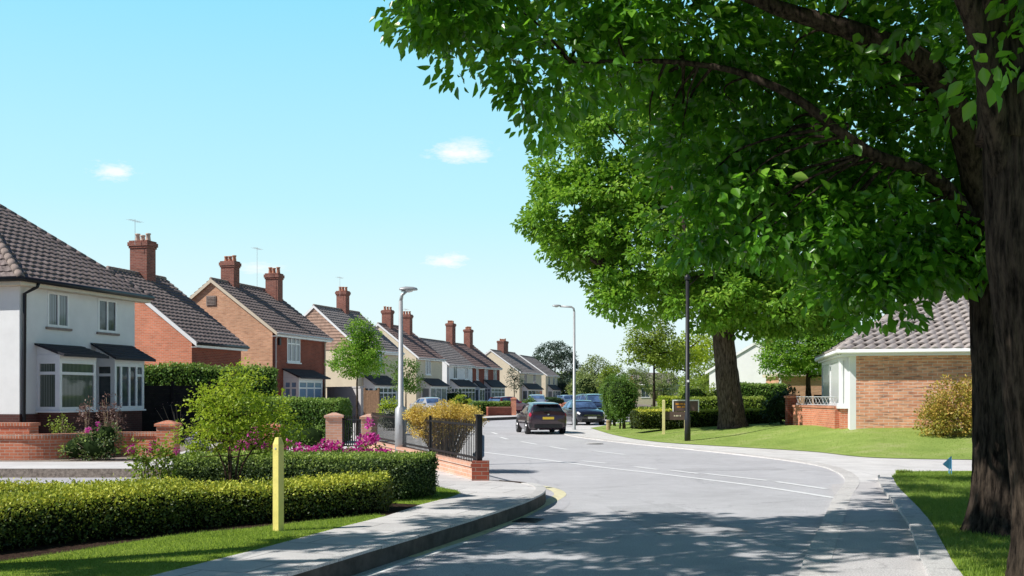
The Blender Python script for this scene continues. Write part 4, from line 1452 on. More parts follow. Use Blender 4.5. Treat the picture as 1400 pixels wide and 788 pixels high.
# ---- last cream pair
hl = [(2.6, 4.0, 3.3, 4.9), (7.6, 9.0, 3.3, 4.9)]
h = gable_house('cream_house', 'distant cream house with one broad chimney behind the bare young street tree', 1.1, 153, 17, 12.5, 9.0, 4.5, 5.1, 3.2, 'render_cream', 'render_cream', 'tile_grey', holes=hl, bargemat='white', gutmat='gutter_grey', tile=dict(course=.42, wave=.42, amp=.02, lift=.05))
for q in hl: window(h, *q, cols=(.5,), mat='glass', sillmat='white')
bay(h, 1.5, 9.5, .9, .8, 2.3, .9, 'brick_dark', 'glass', rcols=(), fcols=(.25, .5, .75), transom=None)
chimney(h, 6.0, 4.5, 7.4, 10.0, 3.2, 1.4, 5)
hl = [(2.0, 3.4, 3.3, 4.9), (5.6, 7.0, 3.3, 4.9)]
h = gable_house('cream_house', 'farthest pale house of the row, beside the round dark tree', 5.75, 175, 15, 9.4, 9.0, 4.5, 5.1, 3.2, 'render_cream', 'render_cream', 'tile_grey', holes=hl, bargemat='white', gutmat='gutter_grey', tile=dict(course=.45, wave=.45, amp=.02, lift=.05))
for q in hl: window(h, *q, cols=(.5,), mat='glass', sillmat='white')
bay(h, 1.5, 7.5, .9, .8, 2.3, .9, 'brick_dark', 'glass_net', rcols=(), fcols=(.33, .66), transom=None)

# ------------------------------------------------------------------ right-hand bungalow
BZ = .66
bt = thing('bungalow', 'tan brick bungalow with hipped pale pantile roof and white corner bay, right of the lawn', 'bungalow', (11.55, 35.0, BZ), R(-12))
BH, BW, BD = 2.62, 12.0, 8.0
mb = MB()
wall_grid(mb, .20, BW, -.8, BH, [])
mb.poly([(0, 0, -.8), (0, 0, BH), (0, BD, BH), (0, BD, -.8)][::-1], 1)
mb.poly([(0, -.002, -.8), (.20, -.002, -.8), (.20, -.002, BH), (0, -.002, BH)], 1)
mb.poly([(BW, 0, -.8), (BW, BD, -.8), (BW, BD, BH), (BW, 0, BH)])
mb.poly([(0, BD, -.8), (0, BD, BH), (BW, BD, BH), (BW, BD, -.8)])
mb.build('wall', [M['brick_bungalow'], M['render_white']], bt)
o_ = .42
c00, c10, c11, c01 = (-o_, -o_, BH), (BW + o_, -o_, BH), (BW + o_, BD + o_, BH), (-o_, BD + o_, BH)
a0, a1 = (3.5, 4.0, BH + 2.5), (BW - 3.5, 4.0, BH + 2.5)
rb = MB()
for q in ((c00, c10, a1, a0), (c10, c11, a1, a1), (c11, c01, a0, a1), (c01, c00, a0, a0)):
    rb.poly(list(q) if q[2] != q[3] else list(q[:3]))
    tiles(rb, *q, course=.34, wave=.36, amp=.06, lift=.055, shape='roll', segs=8)
rb.poly([c00, c01, c11, c10])
rf = rb.build('roof', M['tile_pink'], bt, uv=False, smooth=False)
ridge(rf, [c00, a0, a1], 'tile_pink', .15)
fb = MB()
fb.box(-o_ + .02, -o_ + .02, BH - .16, BW + o_, -.003, BH - .02)
fb.box(-o_ + .02, -.003, BH - .16, -.003, BD, BH - .02)
fb.build('fascia', M['white'], bt)
gutter(bt, [(-o_ - .05, BD, BH - .02), (-o_ - .05, -o_ - .05, BH - .02), (BW + o_, -o_ - .05, BH - .02)], 'white', .075)
# white bay on the garden side
b = MB()
by0, by1, bp = .6, 7.4, .25
frame_bars(b, (-bp, by1), (-bp, by0), .75, 2.42, (-1, 0), (.5,), None, fw=.09)
frame_bars(b, (-bp, by0), (-.002, by0), .75, 2.42, (0, -1), (), None, fw=.08)
b.box(-bp - .1, by0 - .1, .66, -.003, by1, .748)
b.box(-bp - .06, by0 - .06, 2.42, -.003, by1, BH - .162)
bf = b.build('bay_window', M['white'], bt)
pane(bf, (-bp, by1 - .05), (-bp, by0 + .05), .78, 2.4, (-1, 0), .02, 'curtain')
pane(bf, (-bp + .03, by0), (-.03, by0), .78, 2.4, (0, -1), .02, 'curtain')
b = MB(); b.box(-bp, by0, -.8, -.004, by1, .655); b.build('plinth', M['brick_wall'], bf)

# ================================================================== walls, pillars, fences
def wall_run(mb, pts, w_, z0, z1, m=0, cope=None, mc=1, ch=.10):
    a, b = offset(pts, w_ / 2), offset(pts, -w_ / 2)
    n = len(pts)
    rr = [[(*a[i], z0), (*b[i], z0), (*b[i], z1), (*a[i], z1)] for i in range(n)]
    mb.rings(rr, m, True, True)
    if cope:
        a, b = offset(pts, w_ / 2 + .03), offset(pts, -w_ / 2 - .03)
        rr = [[(*a[i], z1 + .002), (*b[i], z1 + .002), (*b[i], z1 + ch), (*a[i], z1 + ch)] for i in range(n)]
        mb.rings(rr, mc, True, True)


M['coping'] = brick('brick_coping', (0.62, 0.24, 0.14), (0.50, 0.17, 0.095), (0.60, 0.5, 0.42), 1.0)
cnt = [n for n in M['coping'].node_tree.nodes if n.type == 'TEX_BRICK'][0]
cnt.inputs['Brick Width'].default_value = .075; cnt.inputs['Row Height'].default_value = .4
cnt.offset = 0.0

gw = thing('garden_wall', 'curved red brick garden wall with soldier coping in front of the pale rendered house', 'garden wall', (0, 0, 0))
mb = MB()
WP = smooth([(-16, 25.3), (-13, 25.3), (-11.9, 25.3), (-11.25, 25.55), (-10.85, 26.1), (-10.5, 26.6), (-9.9, 26.85), (-9.25, 26.85)], 5)
wall_run(mb, WP, .22, .1, .72)
mb.build('brickwork', M['brick_wall'], gw)
mb = MB()
a, b = offset(WP, .15), offset(WP, -.15)
rr = [[(*a[i], .722), (*b[i], .722), (*b[i], .83), (*a[i], .83)] for i in range(len(WP))]
mb.rings(rr, 0, True, True)
mb.build('coping', M['coping'], gw)
mb = MB()
mb.box(-13.6, 25.45, .1, -12.0, 25.95, 1.02)
mb.build('stub_wall', M['brick_wall'], gw)
mb = MB(); mb.box(-13.65, 25.42, 1.022, -11.96, 25.98, 1.10); mb.build('coping', M['coping'], gw)


def pillar(name, label, x, y, w_, z0, h, mat, rz=0, cap='pyramid', group=None, cat='pillar'):
    t = thing(name, label, cat, (x, y, z0), rz, group)
    mb = MB(); mb.box(-w_ / 2, -w_ / 2, -.15, w_ / 2, w_ / 2, h)
    mb.build('shaft', M[mat], t)
    c = MB()
    e = w_ / 2 + .045
    c.box(-e, -e, h + .001, e, e, h + .07)
    k = e * .98
    c.rings([[(-k, -k, h + .071), (k, -k, h + .071), (k, k, h + .071), (-k, k, h + .071)], [(-.05, -.05, h + .15), (.05, -.05, h + .15), (.05, .05, h + .15), (-.05, .05, h + .15)]], 0, False, True)
    c.build('cap', M['brick_pink' if mat == 'brick_pink' else 'brick_wall'], t)
    return t


pillar('gate_pillar', 'orange brick gate pillar at the right end of the curved garden wall', -8.98, 26.75, .46, .2, .78, 'brick_wall')
pillar('gate_pillar', 'short red brick pillar showing behind the lime sapling and magenta flowers', -6.28, 26.9, .40, .2, .72, 'brick_wall')
FA, FB = Vector((-4.12, 29.6)), Vector((-.64, 19.35))       # railing line: far pillar to street corner
fd = (FB - FA).normalized()
fang = math.atan2(fd.y, fd.x)
P1 = FA - fd * 0.0 + Vector((-1.08, .35))
pillar('gate_pillar', 'pale pink brick pillar left of the black iron gate, beside the tall green hedge', P1.x, P1.y, .47, .2, .93, 'brick_pink', .12)
pillar('gate_pillar', 'pale pink brick pillar between the black iron gate and the railings', FA.x, FA.y, .47, .2, .90, 'brick_pink', .12)

# gate
g = thing('garden_gate', 'low black iron gate between the two pale pink brick pillars', 'gate', (P1.x + .25, P1.y - .05, .2))
gv = Vector((FA.x - .25 - (P1.x + .25), FA.y - P1.y + .05, 0))
mb = MB()
for zz in (.12, .88): mb.bar((0, 0, zz), (gv.x, gv.y, zz), .035, .04)
mb.bar((0.02, 0, .08), (0.02, 0, .98), .04, .04); mb.bar((gv.x - .02, gv.y, .08), (gv.x - .02, gv.y, .98), .04, .04)
mb.build('frame', M['black'], g)
mb = MB()
for q in range(1, 9): mb.tube([(gv.x * q / 9, gv.y * q / 9, .12), (gv.x * q / 9, gv.y * q / 9, 1.0)], .017, 6)
mb.build('bars', M['black'], g)

# railings on a dwarf wall
dw = thing('dwarf_wall', 'low pink brick dwarf wall under the black railings at the street corner', 'wall', (0, 0, 0))
mb = MB()
fp = [tuple(FA + fd * .28), tuple(FB)]
wall_run(mb, fp, .24, .1, .44)
mb.build('brickwork', M['brick_pink'], dw)
mb = MB()
a, b = offset(fp, .15), offset(fp, -.15)
mb.rings([[(*a[i], .442), (*b[i], .442), (*b[i], .50), (*a[i], .50)] for i in range(2)], 0, True, True)
mb.build('coping', M['brick_pink'], dw)
mb = MB(); e = FB + fd * .16
mb.box(e.x - .16, e.y - .16, .1, e.x + .16, e.y + .16, .56); mb.build('end_pier', M['brick_red'], dw)
rl = thing('iron_railings', 'black iron railings with close upright bars on the dwarf wall at the corner', 'railings', (FA.x, FA.y, 0), fang)
ln = (FB - FA).length
mb = MB()
for zz in (.60, 1.22): mb.bar((.28, 0, zz), (ln - .02, 0, zz), .03, .045)
mb.build('rail', M['black'], rl)
mb = MB()
n = int((ln - .4) / .115)
for q in range(n):
    u = .36 + q * (ln - .45) / n
    mb.tube([(u, 0, .502), (u, 0, 1.30)], .0095, 5)
mb.build('bars', M['black'], rl)
mb = MB()
mb.box(ln - .0, -.05, .5, ln + .11, .05, 1.40); mb.box(ln - .02, -.07, 1.402, ln + .13, .07, 1.43)
mb.build('end_post', M['black'], rl)
for u in (ln * .33, ln * .66):
    mb = MB(); mb.bar((u, 0, .505), (u, 0, 1.34), .05, .05); mb.build('post', M['black'], rl)

# dark fence between the first houses, and a brown gate panel further on
f = thing('timber_fence', 'near black timber fence in shade beside the pale rendered house', 'fence', (0, 0, 0))
mb = MB()
a, b = Vector((-13.9, 37.8)), Vector((-10.2, 39.2))
for q in range(13):
    z = .2 + q * .15
    d = (b - a)
    mb.bar((a.x, a.y - (.02 if q % 2 else 0), z + .07), (b.x, b.y - (.02 if q % 2 else 0), z + .07), .03, .148)
mb.build('boards', M['wood_dark'], f)
mb = MB()
for q in range(4):
    p = a.lerp(b, q / 3); mb.box(p.x - .05, p.y - .1, .1, p.x + .05, p.y - .03, 2.3)
mb.build('post', M['wood_dark'], f)
gw2 = thing('boundary_wall', 'plain pale grey rendered wall with thin coping beside the tan brick house', 'wall', (0, 0, 0))
mb = MB(); wall_run(mb, [(-11.2, 62.5), (-8.55, 58.5)], .2, .1, 2.2); mb.build('panel', M['grey_render'], gw2)
mb = MB(); a, b = offset([(-11.2, 62.5), (-8.55, 58.5)], .14), offset([(-11.2, 62.5), (-8.55, 58.5)], -.14)
mb.rings([[(*a[i], 2.202), (*b[i], 2.202), (*b[i], 2.28), (*a[i], 2.28)] for i in range(2)], 0, True, True); mb.build('coping', M['grey_render'], gw2)
g2 = thing('timber_gate', 'weathered brown upright board gate by the pale grey wall', 'gate', (-8.35, 58.2, .2), R(-30))
mb = MB()
for q in range(7): mb.box(q * .125, 0, .02, q * .125 + .118, .03, 1.85 + .0)
mb.build('boards', M['wood_brown'], g2)
mb = MB(); mb.box(-.1, -.02, -.1, -.005, .08, 2.0); mb.box(.885, -.02, -.1, .98, .08, 2.0); mb.build('gate_post', M['wood_brown'], g2)

# far-side garden walls along the bend
def low_wall(label, pts, w_, z0, z1, mat='brick_red'):
    t = thing('garden_wall', label, 'garden wall', (0, 0, 0))
    mb = MB(); wall_run(mb, pts, w_, z0, z1); mb.build('brickwork', M[mat], t)
    mb = MB(); a, b = offset(pts, w_ / 2 + .04), offset(pts, -w_ / 2 - .04)
    mb.rings([[(*a[i], z1 + .002), (*b[i], z1 + .002), (*b[i], z1 + .08), (*a[i], z1 + .08)] for i in range(len(pts))], 0, True, True)
    mb.build('coping', M['coping'], t)
low_wall('low dark red brick wall below a clipped hedge, left of the purple hatchback', [(-1.9, 78.5), (-.1, 79.5)], .3, .1, .8)
pillar('gate_pillar', 'slim brick pillar just left of the purple hatchback', .12, 80.5, .42, .2, 1.25, 'brick_wall')
low_wall('distant low brick wall between the grey lamp post and the purple hatchback', [(4.6, 98), (6.0, 98.8)], .35, .1, .85, 'brick_wall')
pillar('gate_pillar', 'distant square brick pillar right of the purple hatchback', 5.0, 95, .5, .2, .75, 'brick_wall')
low_wall('red brick garden wall between bungalow bay and its brown pier', [(11.16, 40.3), (11.4, 38.6), (11.45, 36.0)], .22, .3, 1.32, 'brick_wall')
pillar('gate_pillar', 'brown brick pier at the end of the bungalow garden wall', 11.12, 40.7, .42, .66, 1.02, 'brick_red')
t = thing('iron_balustrade', 'pale scrolled iron rail on top of the bungalow garden wall', 'balustrade', (0, 0, 1.4))
mb = MB()
q_ = [(11.17, 40.2), (11.4, 38.6), (11.45, 36.2)]
mb.tube([(*p, .32) for p in q_], .02, 6); mb.tube([(*p, .03) for p in q_], .02, 6)
sm = smooth(q_, 6)
for i in range(len(sm) - 1):
    p, n_ = Vector(sm[i]), Vector(sm[i + 1])
    mb.tube([(p.x, p.y, .03), ((p.x + n_.x) / 2, (p.y + n_.y) / 2, .18), (n_.x, n_.y, .32)], .008, 5)
    mb.tube([(n_.x, n_.y, .03), ((p.x + n_.x) / 2, (p.y + n_.y) / 2, .18), (p.x, p.y, .32)], .008, 5)
mb.build('scrollwork', M['gutter_grey'], t)

# ================================================================== street furniture
def street_lamp(label, x, y, z, h, arm, ang, r=.06, base_r=.11, base_h=1.3, mat='pole_grey'):
    t = thing('street_lamp', label, 'street lamp', (x, y, z), ang)
    mb = MB()
    mb.tube([(0, 0, -.1), (0, 0, base_h), (0, 0, base_h + .08), (0, 0, h - .25)], [base_r, base_r, r * 1.15, r * .8], 14)
    mb.tube([(0, 0, h - .26), (0.03, 0, h - .1), (.14, 0, h - .02), (arm, 0, h + .02)], r * .72, 10)
    mb.build('column', M[mat], t, True)
    mb = MB()
    x0, x1 = arm - .06, arm + .40
    rr = []
    for f, wd, th in ((0, .05, .05), (.08, .10, .09), (.35, .15, .13), (.75, .14, .12), (.95, .09, .08), (1, .03, .03)):
        xx = x0 + (x1 - x0) * f
        wd, th = wd * .8, th * .62
        rr.append([(xx, wd * math.cos(a), h + .03 + (th * math.sin(a) if math.sin(a) > 0 else th * .35 * math.sin(a))) for a in np.linspace(0, 2 * math.pi, 12, endpoint=False)])
    mb.rings(rr, 0, True, True)
    hd = mb.build('lamp_head', M['pole_grey'], t, True)
    mb = MB(); mb.lathe((arm + .18, 0, h - .0), [(.02, -.04), (.09, -.02), (.11, .02)], 12); mb.build('lens', M['lamp_clear'], hd, True)
    if base_h > .2:
        mb = MB(); mb.box(-.045, -base_r - .012, .35, .045, -base_r + .03, .85); mb.build('hatch', M[mat], t)
    return t


street_lamp('tall grey street lamp rising from behind the railings', -2.78, 25.6, .2, 4.20, .02, R(8), r=.062, base_r=.145, base_h=1.25)
street_lamp('slender grey street lamp on the bend beside the dark oncoming car', 3.16, 52.0, .03, 6.25, .72, R(176), r=.07, base_r=.115, base_h=.0)
bx_, by_ = 6.53, 38.1
t = thing('dark_post', 'plain black post standing on the lawn in front of the sign', 'post', (bx_, by_, gz(bx_, by_)))
mb = MB(); mb.tube([(0, 0, -.2), (0, 0, .9), (0, 0, .96), (0, 0, 6.0)], [.115, .11, .085, .07], 14); mb.build('column', M['pole_black'], t, True)
mb = MB(); mb.lathe((0, 0, 6.0), [(.085, -.02), (.11, .0), (.11, .12), (.03, .2)], 12); mb.build('cap', M['pole_black'], t, True)
mb = MB(); mb.box(-.04, -.13, 2.18, .04, -.09, 2.26); mb.build('tag', M['white'], t)

t = thing('marker_post', 'square yellow wooden marker post in front of the low hedge', 'post', (-2.745, 12.03, ZP), R(-32))
mb = MB()
q = .045
R4 = lambda s, z: [(-s, -s, z), (s, -s, z), (s, s, z), (-s, s, z)]
mb.rings([R4(q, -.1), R4(q, 1.02), R4(q * .55, 1.10)], 0, True, True)
mb.build('shaft', M['yellow_post'], t)
mb = MB(); mb.tube([(0.0, -q - .006, .97), (0, -q + .01, .97)], .012, 8); mb.build('bolt', M['lead'], t)

sz = gz(6.4, 44)
t = thing('notice_board', 'two tier dark brown sign board on slim yellow posts behind the black post', 'sign', (6.25, 42.2, gz(6.4, 42)), R(-3))
mb = MB(); mb.rings([R4(.052, -.1), R4(.052, 1.38), R4(.03, 1.41)], 0, True, True)
pa = mb.build('sign_post', M['post_pale'], t)
pb = pa.copy(); col.objects.link(pb); pb.parent = t; pb.location = (1.0, .9, -.02)
mb = MB(); mb.box(.06, .04, .58, 1.0, .09, .92); b1 = mb.build('lower_board', M['board'], t)
mb = MB(); mb.box(.42, .12, .94, 1.42, .17, 1.36); b2 = mb.build('upper_board', M['board'], t)
mb = MB()
for a in ((.38, .10, 1.362, 1.46, .19, 1.41), (.38, .10, .90, .418, .19, 1.36), (1.422, .10, .90, 1.46, .19, 1.36)): mb.box(*a)
mb.build('board_frame', M['white'], t)
mb = MB()
for k, (u0, u1, zz, hh) in enumerate(((.50, .66, 1.20, .07), (.69, .80, 1.21, .06), (.83, 1.02, 1.19, .075), (.56, .72, 1.09, .05), (.75, .98, 1.09, .05))):
    mb.box(u0, .112, zz, u1, .119, zz + hh)
mb.build('lettering', M['orange'], b2)
mb = MB()
for u in (.42, .5, .56, .66): mb.box(u, .032, .72, u + .05, .039, .78)
mb.build('lettering', M['cream'], b1)

t = thing('timber_stub', 'short pale timber stub at the left tip of the sunny lawn', 'bollard', (4.75, 50.5, gz(4.9, 50)))
mb = MB(); mb.lathe((0, 0, 0), [(.11, -.1), (.105, .45), (.10, .47), (.02, .475)], 12); mb.build('shaft', M['stub'], t)
mb = MB(); mb.lathe((0, 0, 0), [(.112, .36), (.112, .40)], 12); mb.build('band', M['wood_brown'], t, True)

t = thing('marker_flag', 'small light blue plastic pennant marker on the near lawn beside the trunks', 'marker', (9.35, 21.9, .09), R(10))
mb = MB(); mb.tube([(0, 0, -.05), (0, 0, .36)], .012, 6); mb.tube([(.05, 0, -.05), (.05, 0, .34)], .012, 6); mb.build('stake', M['blue_tag'], t)
mb = MB()
mb.poly([(.055, -.005, .40), (-.17, -.03, .23), (-.02, -.01, .13), (.055, -.005, .12)])
mb.poly([(.055, .006, .12), (-.02, .0, .13), (-.17, -.02, .23), (.055, .006, .40)])
mb.build('pennant', M['blue_tag'], t)


# ================================================================== cars
def car(name, label, loc, heading, paint, Lc=4.15, Wc=1.78, Hc=1.48, kind='hatch', glass='car_glass', plate='plate_yellow', front=True):
    """heading: angle of the nose from +Y towards +X; local x forward"""
    t = thing(name, label, 'car', loc, R(90) - heading)
    h = Lc / 2
    k = Hc / 1.48
    hw = Wc / 2
    if kind == 'hatch':
        xs = [-1, -.985, -.93, -.80, -.62, -.3, 0, .16, .46, .72, .90, .975, 1]
        zb = [.42, .34, .26, .20, .19, .19, .19, .19, .19, .20, .24, .30, .42]
        wm = [.80, .90, .965, .99, 1, 1, 1, 1, .995, .98, .93, .84, .74]
        zw = [.86, .92, .98, 1.0, .99, .97, .95, .94, .93, .87, .78, .70, .62]
        zt = [.87, .955, 1.16, 1.38, 1.45, 1.48, 1.475, 1.42, 1.0, .92, .82, .725, .64]
        wr = [.76, .80, .78, .72, .69, .69, .69, .70, .86, .86, .80, .72, .64]
        ws0, ws1, rw0, rw1 = .20, .44, -.955, -.84
        sidew = [(-.78, -.40), (-.36, .10)]
    elif kind == 'mpv':
        xs = [-1, -.985, -.95, -.86, -.62, -.3, 0, .2, .52, .74, .90, .975, 1]
        zb = [.42, .34, .28, .22, .2, .2, .2, .2, .2, .22, .26, .32, .44]
        wm = [.82, .92, .97, .99, 1, 1, 1, 1, .995, .98, .93, .85, .76]
        zw = [.92, .96, 1.0, 1.0, 1.0, .99, .98, .97, .96, .91, .84, .76, .68]
        zt = [.93, 1.0, 1.25, 1.43, 1.48, 1.49, 1.48, 1.43, 1.03, .95, .87, .785, .70]
        wr = [.78, .82, .80, .76, .74, .74, .74, .74, .88, .88, .82, .74, .66]
        ws0, ws1, rw0, rw1 = .24, .50, -.965, -.89
        sidew = [(-.86, -.45), (-.40, .14)]
    else:
        xs = [-1, -.985, -.94, -.74, -.5, -.3, 0, .14, .42, .70, .90, .975, 1]
        zb = [.42, .34, .27, .21, .19, .19, .19, .19, .19, .20, .24, .30, .42]
        wm = [.80, .9, .95, .99, 1, 1, 1, 1, .995, .98, .93, .84, .74]
        zw = [.82, .90, .95, .97, .97, .96, .95, .94, .93, .87, .78, .70, .62]
        zt = [.83, .92, .98, 1.03, 1.36, 1.45, 1.46, 1.41, 1.0, .92, .82, .725, .64]
        wr = [.74, .78, .82, .86, .70, .68, .68, .69, .86, .86, .80, .72, .64]
        ws0, ws1, rw0, rw1 = .18, .40, -.70, -.53
        sidew = [(-.46, -.24), (-.20, .08)]

    def prof(x):
        g = lambda a: float(np.interp(x, xs, a))
        b, wv, zv, tv, rv = g(zb), g(wm) * hw, g(zw) * k, g(zt) * k, g(wr) * hw
        zv = min(zv, tv - .012)
        return [(0, b), (wv * .80, b), (wv * .95, b + .09), (wv, b + (zv - b) * .45), (wv * .985, b + (zv - b) * .8), (wv * .945, zv), (rv, max(zv + .006, tv - .07)), (rv * .82, tv - .012), (0, tv + .012)]

    def surf(x, tt, off=0.0):
        def raw(x, tt):
            P_ = prof(x)
            n = len(P_) - 1
            tt = min(max(tt, 0), n)
            i = min(int(tt), n - 1)
            f = tt - i
            p0, p1, p2, p3 = P_[max(i - 1, 0)], P_[i], P_[i + 1], P_[min(i + 2, n)]
            if i >= 5 and i < 6:      # keep the glass-house sides straight
                y, z = p1[0] + (p2[0] - p1[0]) * f, p1[1] + (p2[1] - p1[1]) * f
            else:
                cr = lambda a, b, c, d: .5 * (2 * b + (c - a) * f + (2 * a - 5 * b + 4 * c - d) * f * f + (3 * b - a - 3 * c + d) * f ** 3)
                y, z = cr(p0[0], p1[0], p2[0], p3[0]), cr(p0[1], p1[1], p2[1], p3[1])
            return Vector((x * h, max(y, 0), z))
        p = raw(x, tt)
        if off:
            e = .01
            du = raw(min(x + e, 1), tt) - raw(max(x - e, -1), tt)
            dv = raw(x, min(tt + .03, 8)) - raw(x, max(tt - .03, 0))
            nn = du.cross(dv)
            if nn.length > 1e-9: p = p + nn.normalized() * (off if nn.normalized().dot(Vector((0, p.y, p.z - .6))) + (x * .4 * nn.normalized().x) > 0 else -off)
        return p

    X = sorted(set(list(np.linspace(-1, 1, 45)) + xs))
    T_ = list(np.linspace(0, 8, 25))
    mb = MB()
    rr = []
    for x in X:
        half = [surf(x, tt) for tt in T_]
        rr.append(half + [Vector((p.x, -p.y, p.z)) for p in reversed(half[1:-1])])
    mb.rings(rr, 0, True, True)
    body = mb.build('body', paint, t, True)
    em = body.modifiers.new('edges', 'EDGE_SPLIT'); em.split_angle = R(38)

    def patch(nm, x0, x1, t0, t1, mat, off=.008, both=True, across=False, parent=None, nx=6, nt_=5, label=None, sides=(1, -1)):
        """thin panel lying on the body skin; across: spans the centre line"""
        objs = []
        def q(x, tt, sgn):
            p = surf(x, tt, off)
            return Vector((p.x, p.y * sgn, p.z))
        if across:
            mb = MB()
            ts = list(np.linspace(t0, 8, nt_ + 3))
            rows = []
            for x in np.linspace(x0, x1, nx):
                left = [q(x, tt, 1) for tt in ts]
                rows.append(left + [Vector((p.x, -p.y, p.z)) for p in reversed(left[:-1])])
            mb.rings(rows, 0, closed=False)
            objs.append(mb.build(nm, mat, parent or t, True))
        else:
            for sgn in sides:
                mb = MB()
                rows = [[q(x, tt, sgn) for tt in np.linspace(t0, t1, nt_)] for x in np.linspace(x0, x1, nx)]
                mb.rings(rows, 0, closed=False)
                objs.append(mb.build(nm, mat, parent or t, True))
        return objs

    G = M[glass]
    patch('windscreen', ws0, ws1, 6.12, 8, G, across=True)
    patch('rear_window', rw0, rw1, 6.2, 8, G, across=True)
    for a, b in sidew: patch('side_window', a, b, 5.12, 5.9, G)
    # lower dark trims and lamps
    patch('bumper_trim', -.992, -.90, 1.5, 2.6, M['plastic'], off=.010)
    patch('tail_light', -.985, -.90, 4.05, 5.2, M['lamp_red'], off=.014)
    if front:
        patch('headlight', .86, .975, 4.2, 5.6, M['lamp_clear'], off=.014)
    # wheels
    for sx in (-.60, .63):
        for sy in (1, -1):
            r = .315
            wl = hw - .005
            a = MB(); a.tube([(sx * h, sy * (wl - .16), r + .03), (sx * h, sy * (wl + .006), r + .03)], r + .05, 22)
            a.build('wheel_arch', M['plastic'], t)
            wh = MB()
            wh.tube([(sx * h, sy * (wl - .19), r), (sx * h, sy * (wl - .17), r), (sx * h, sy * (wl + .0), r), (sx * h, sy * (wl + .022), r)], [r * .92, r, r, r * .9], 22)
            w_ = wh.build('wheel', M['rubber'], t)
            rm = MB(); rm.tube([(sx * h, sy * (wl + .0), r), (sx * h, sy * (wl + .028), r)], [r * .66, r * .60], 18)
            for q in range(5):
                an = q * 2 * math.pi / 5
                rm.bar((sx * h, sy * (wl + .03), r), (sx * h + math.cos(an) * r * .6, sy * (wl + .03), r + math.sin(an) * r * .6), .05, .02)
            rm.build('rim', M['alloy'], w_)
    # rear face: plate, badge, handle strip, dark lower bumper
    def rear_box(nm, y0, y1, z0, z1, x, d, mat, parent=None):
        mb = MB(); mb.box(x - d, y0, z0, x, y1, z1); return mb.build(nm, M[mat], parent or t)
    rear_box('number_plate', -.26, .26, .70 * k, .81 * k, -h - .002, .012, plate)
    rear_box('rear_bumper', -hw * .72, hw * .72, .30, .47, -h + .03, .07, 'plastic')
    rear_box('badge', -.04, .04, .90 * k, .95 * k, -h + .04, .06, 'chrome')
    if front:
        mb = MB(); mb.box(h - .02, -.52, .50, h + .012, .52, .60); mb.box(h - .06, -.60, .26, h - .005, .60, .44)
        gr = mb.build('grille', M['plastic'], t)
        mb = MB(); mb.box(h - .02, -.5, .615, h + .008, .5, .635); mb.build('grille_bar', M['chrome'], gr)
        mb = MB(); mb.box(h + .012, -.26, .42, h + .024, .26, .53); mb.build('number_plate', M['plate_white'], t)
    for sy in (1, -1):
        mb = MB()
        mb.rings([[(.34 * h + dx, sy * (hw * .93 + dy), .99 * k + dz) for dx, dz in ((-.05, -.05), (.04, -.06), (.05, .04), (-.05, .06))] for dy in (0, .10, .17)], 0, True, True)
        mb.build('wing_mirror', paint, t)
        for a in (-.14, -.58) if kind != 'sedan' else (-.10, -.42):
            mb = MB(); p = surf(a, 4.55, .012); mb.box(p.x - .09, sy * p.y - .012, p.z - .012, p.x + .09, sy * p.y + .012, p.z + .012); mb.build('door_handle', paint, t)
    if kind in ('hatch', 'mpv'):
        mb = MB(); mb.box(-.90 * h - .02, -.5, 1.37 * k, -.78 * h, .5, 1.405 * k); mb.build('spoiler', paint, t)
        rear_box('wiper', -.02, .22, 1.03 * k, 1.05 * k, -.965 * h, .05, 'plastic')
    for yy in (-.035,):
        mb = MB(); mb.tube([(-h + .25, .45, .24), (-h + .02, .45, .24)], .035, 8); mb.build('exhaust', M['chrome'], t)
    return t


PA = carpaint('plum_metallic', (0.045, 0.022, 0.032))
PB = carpaint('blue_black_paint', (0.015, 0.018, 0.028))
PC = carpaint('maroon_paint', (0.20, 0.03, 0.05))
PD = carpaint('silver_blue_paint', (0.30, 0.38, 0.50))
PE = carpaint('silver_paint', (0.55, 0.57, 0.60))
PF = carpaint('pale_blue_paint', (0.35, 0.50, 0.68))
car('parked_car', 'dark plum hatchback with yellow rear plate, seen from behind on the bend', (1.33, 48.2, .0), R(-9), PA, 4.0, 1.80, 1.46, 'hatch')
car('parked_car', 'low black saloon car facing the viewer beside the slender lamp post', (4.15, 61.2, .0), R(167), PB, 4.3, 1.80, 1.50, 'sedan', 'car_glass_blue')
car('parked_car', 'tall blue black people carrier close behind the low black saloon', (5.5, 67.6, .0), R(167), PB, 4.7, 1.92, 1.86, 'mpv', 'car_glass_blue')
car('parked_car', 'maroon hatchback parked off the far kerb before the terraced houses', (-.35, 88, .2), R(40), PC, 4.0, 1.75, 1.46, 'hatch', 'car_glass_blue')
car('parked_car', 'silver blue car beyond the plum hatchback by the cream houses', (2.35, 95, .2), R(4), PD, 4.3, 1.78, 1.62, 'mpv', 'car_glass_blue', plate='plate_white')
car('parked_car', 'silver saloon parked behind the golden bush in front of cream houses', (-6.0, 76, .2), R(150), PE, 4.3, 1.76, 1.44, 'sedan', 'car_glass_blue')
car('parked_car', 'pale blue hatchback parked far off, left of the slender lamp post', (7.2, 122, .2), R(60), PF, 4.2, 1.8, 1.6, 'hatch', 'car_glass_blue')

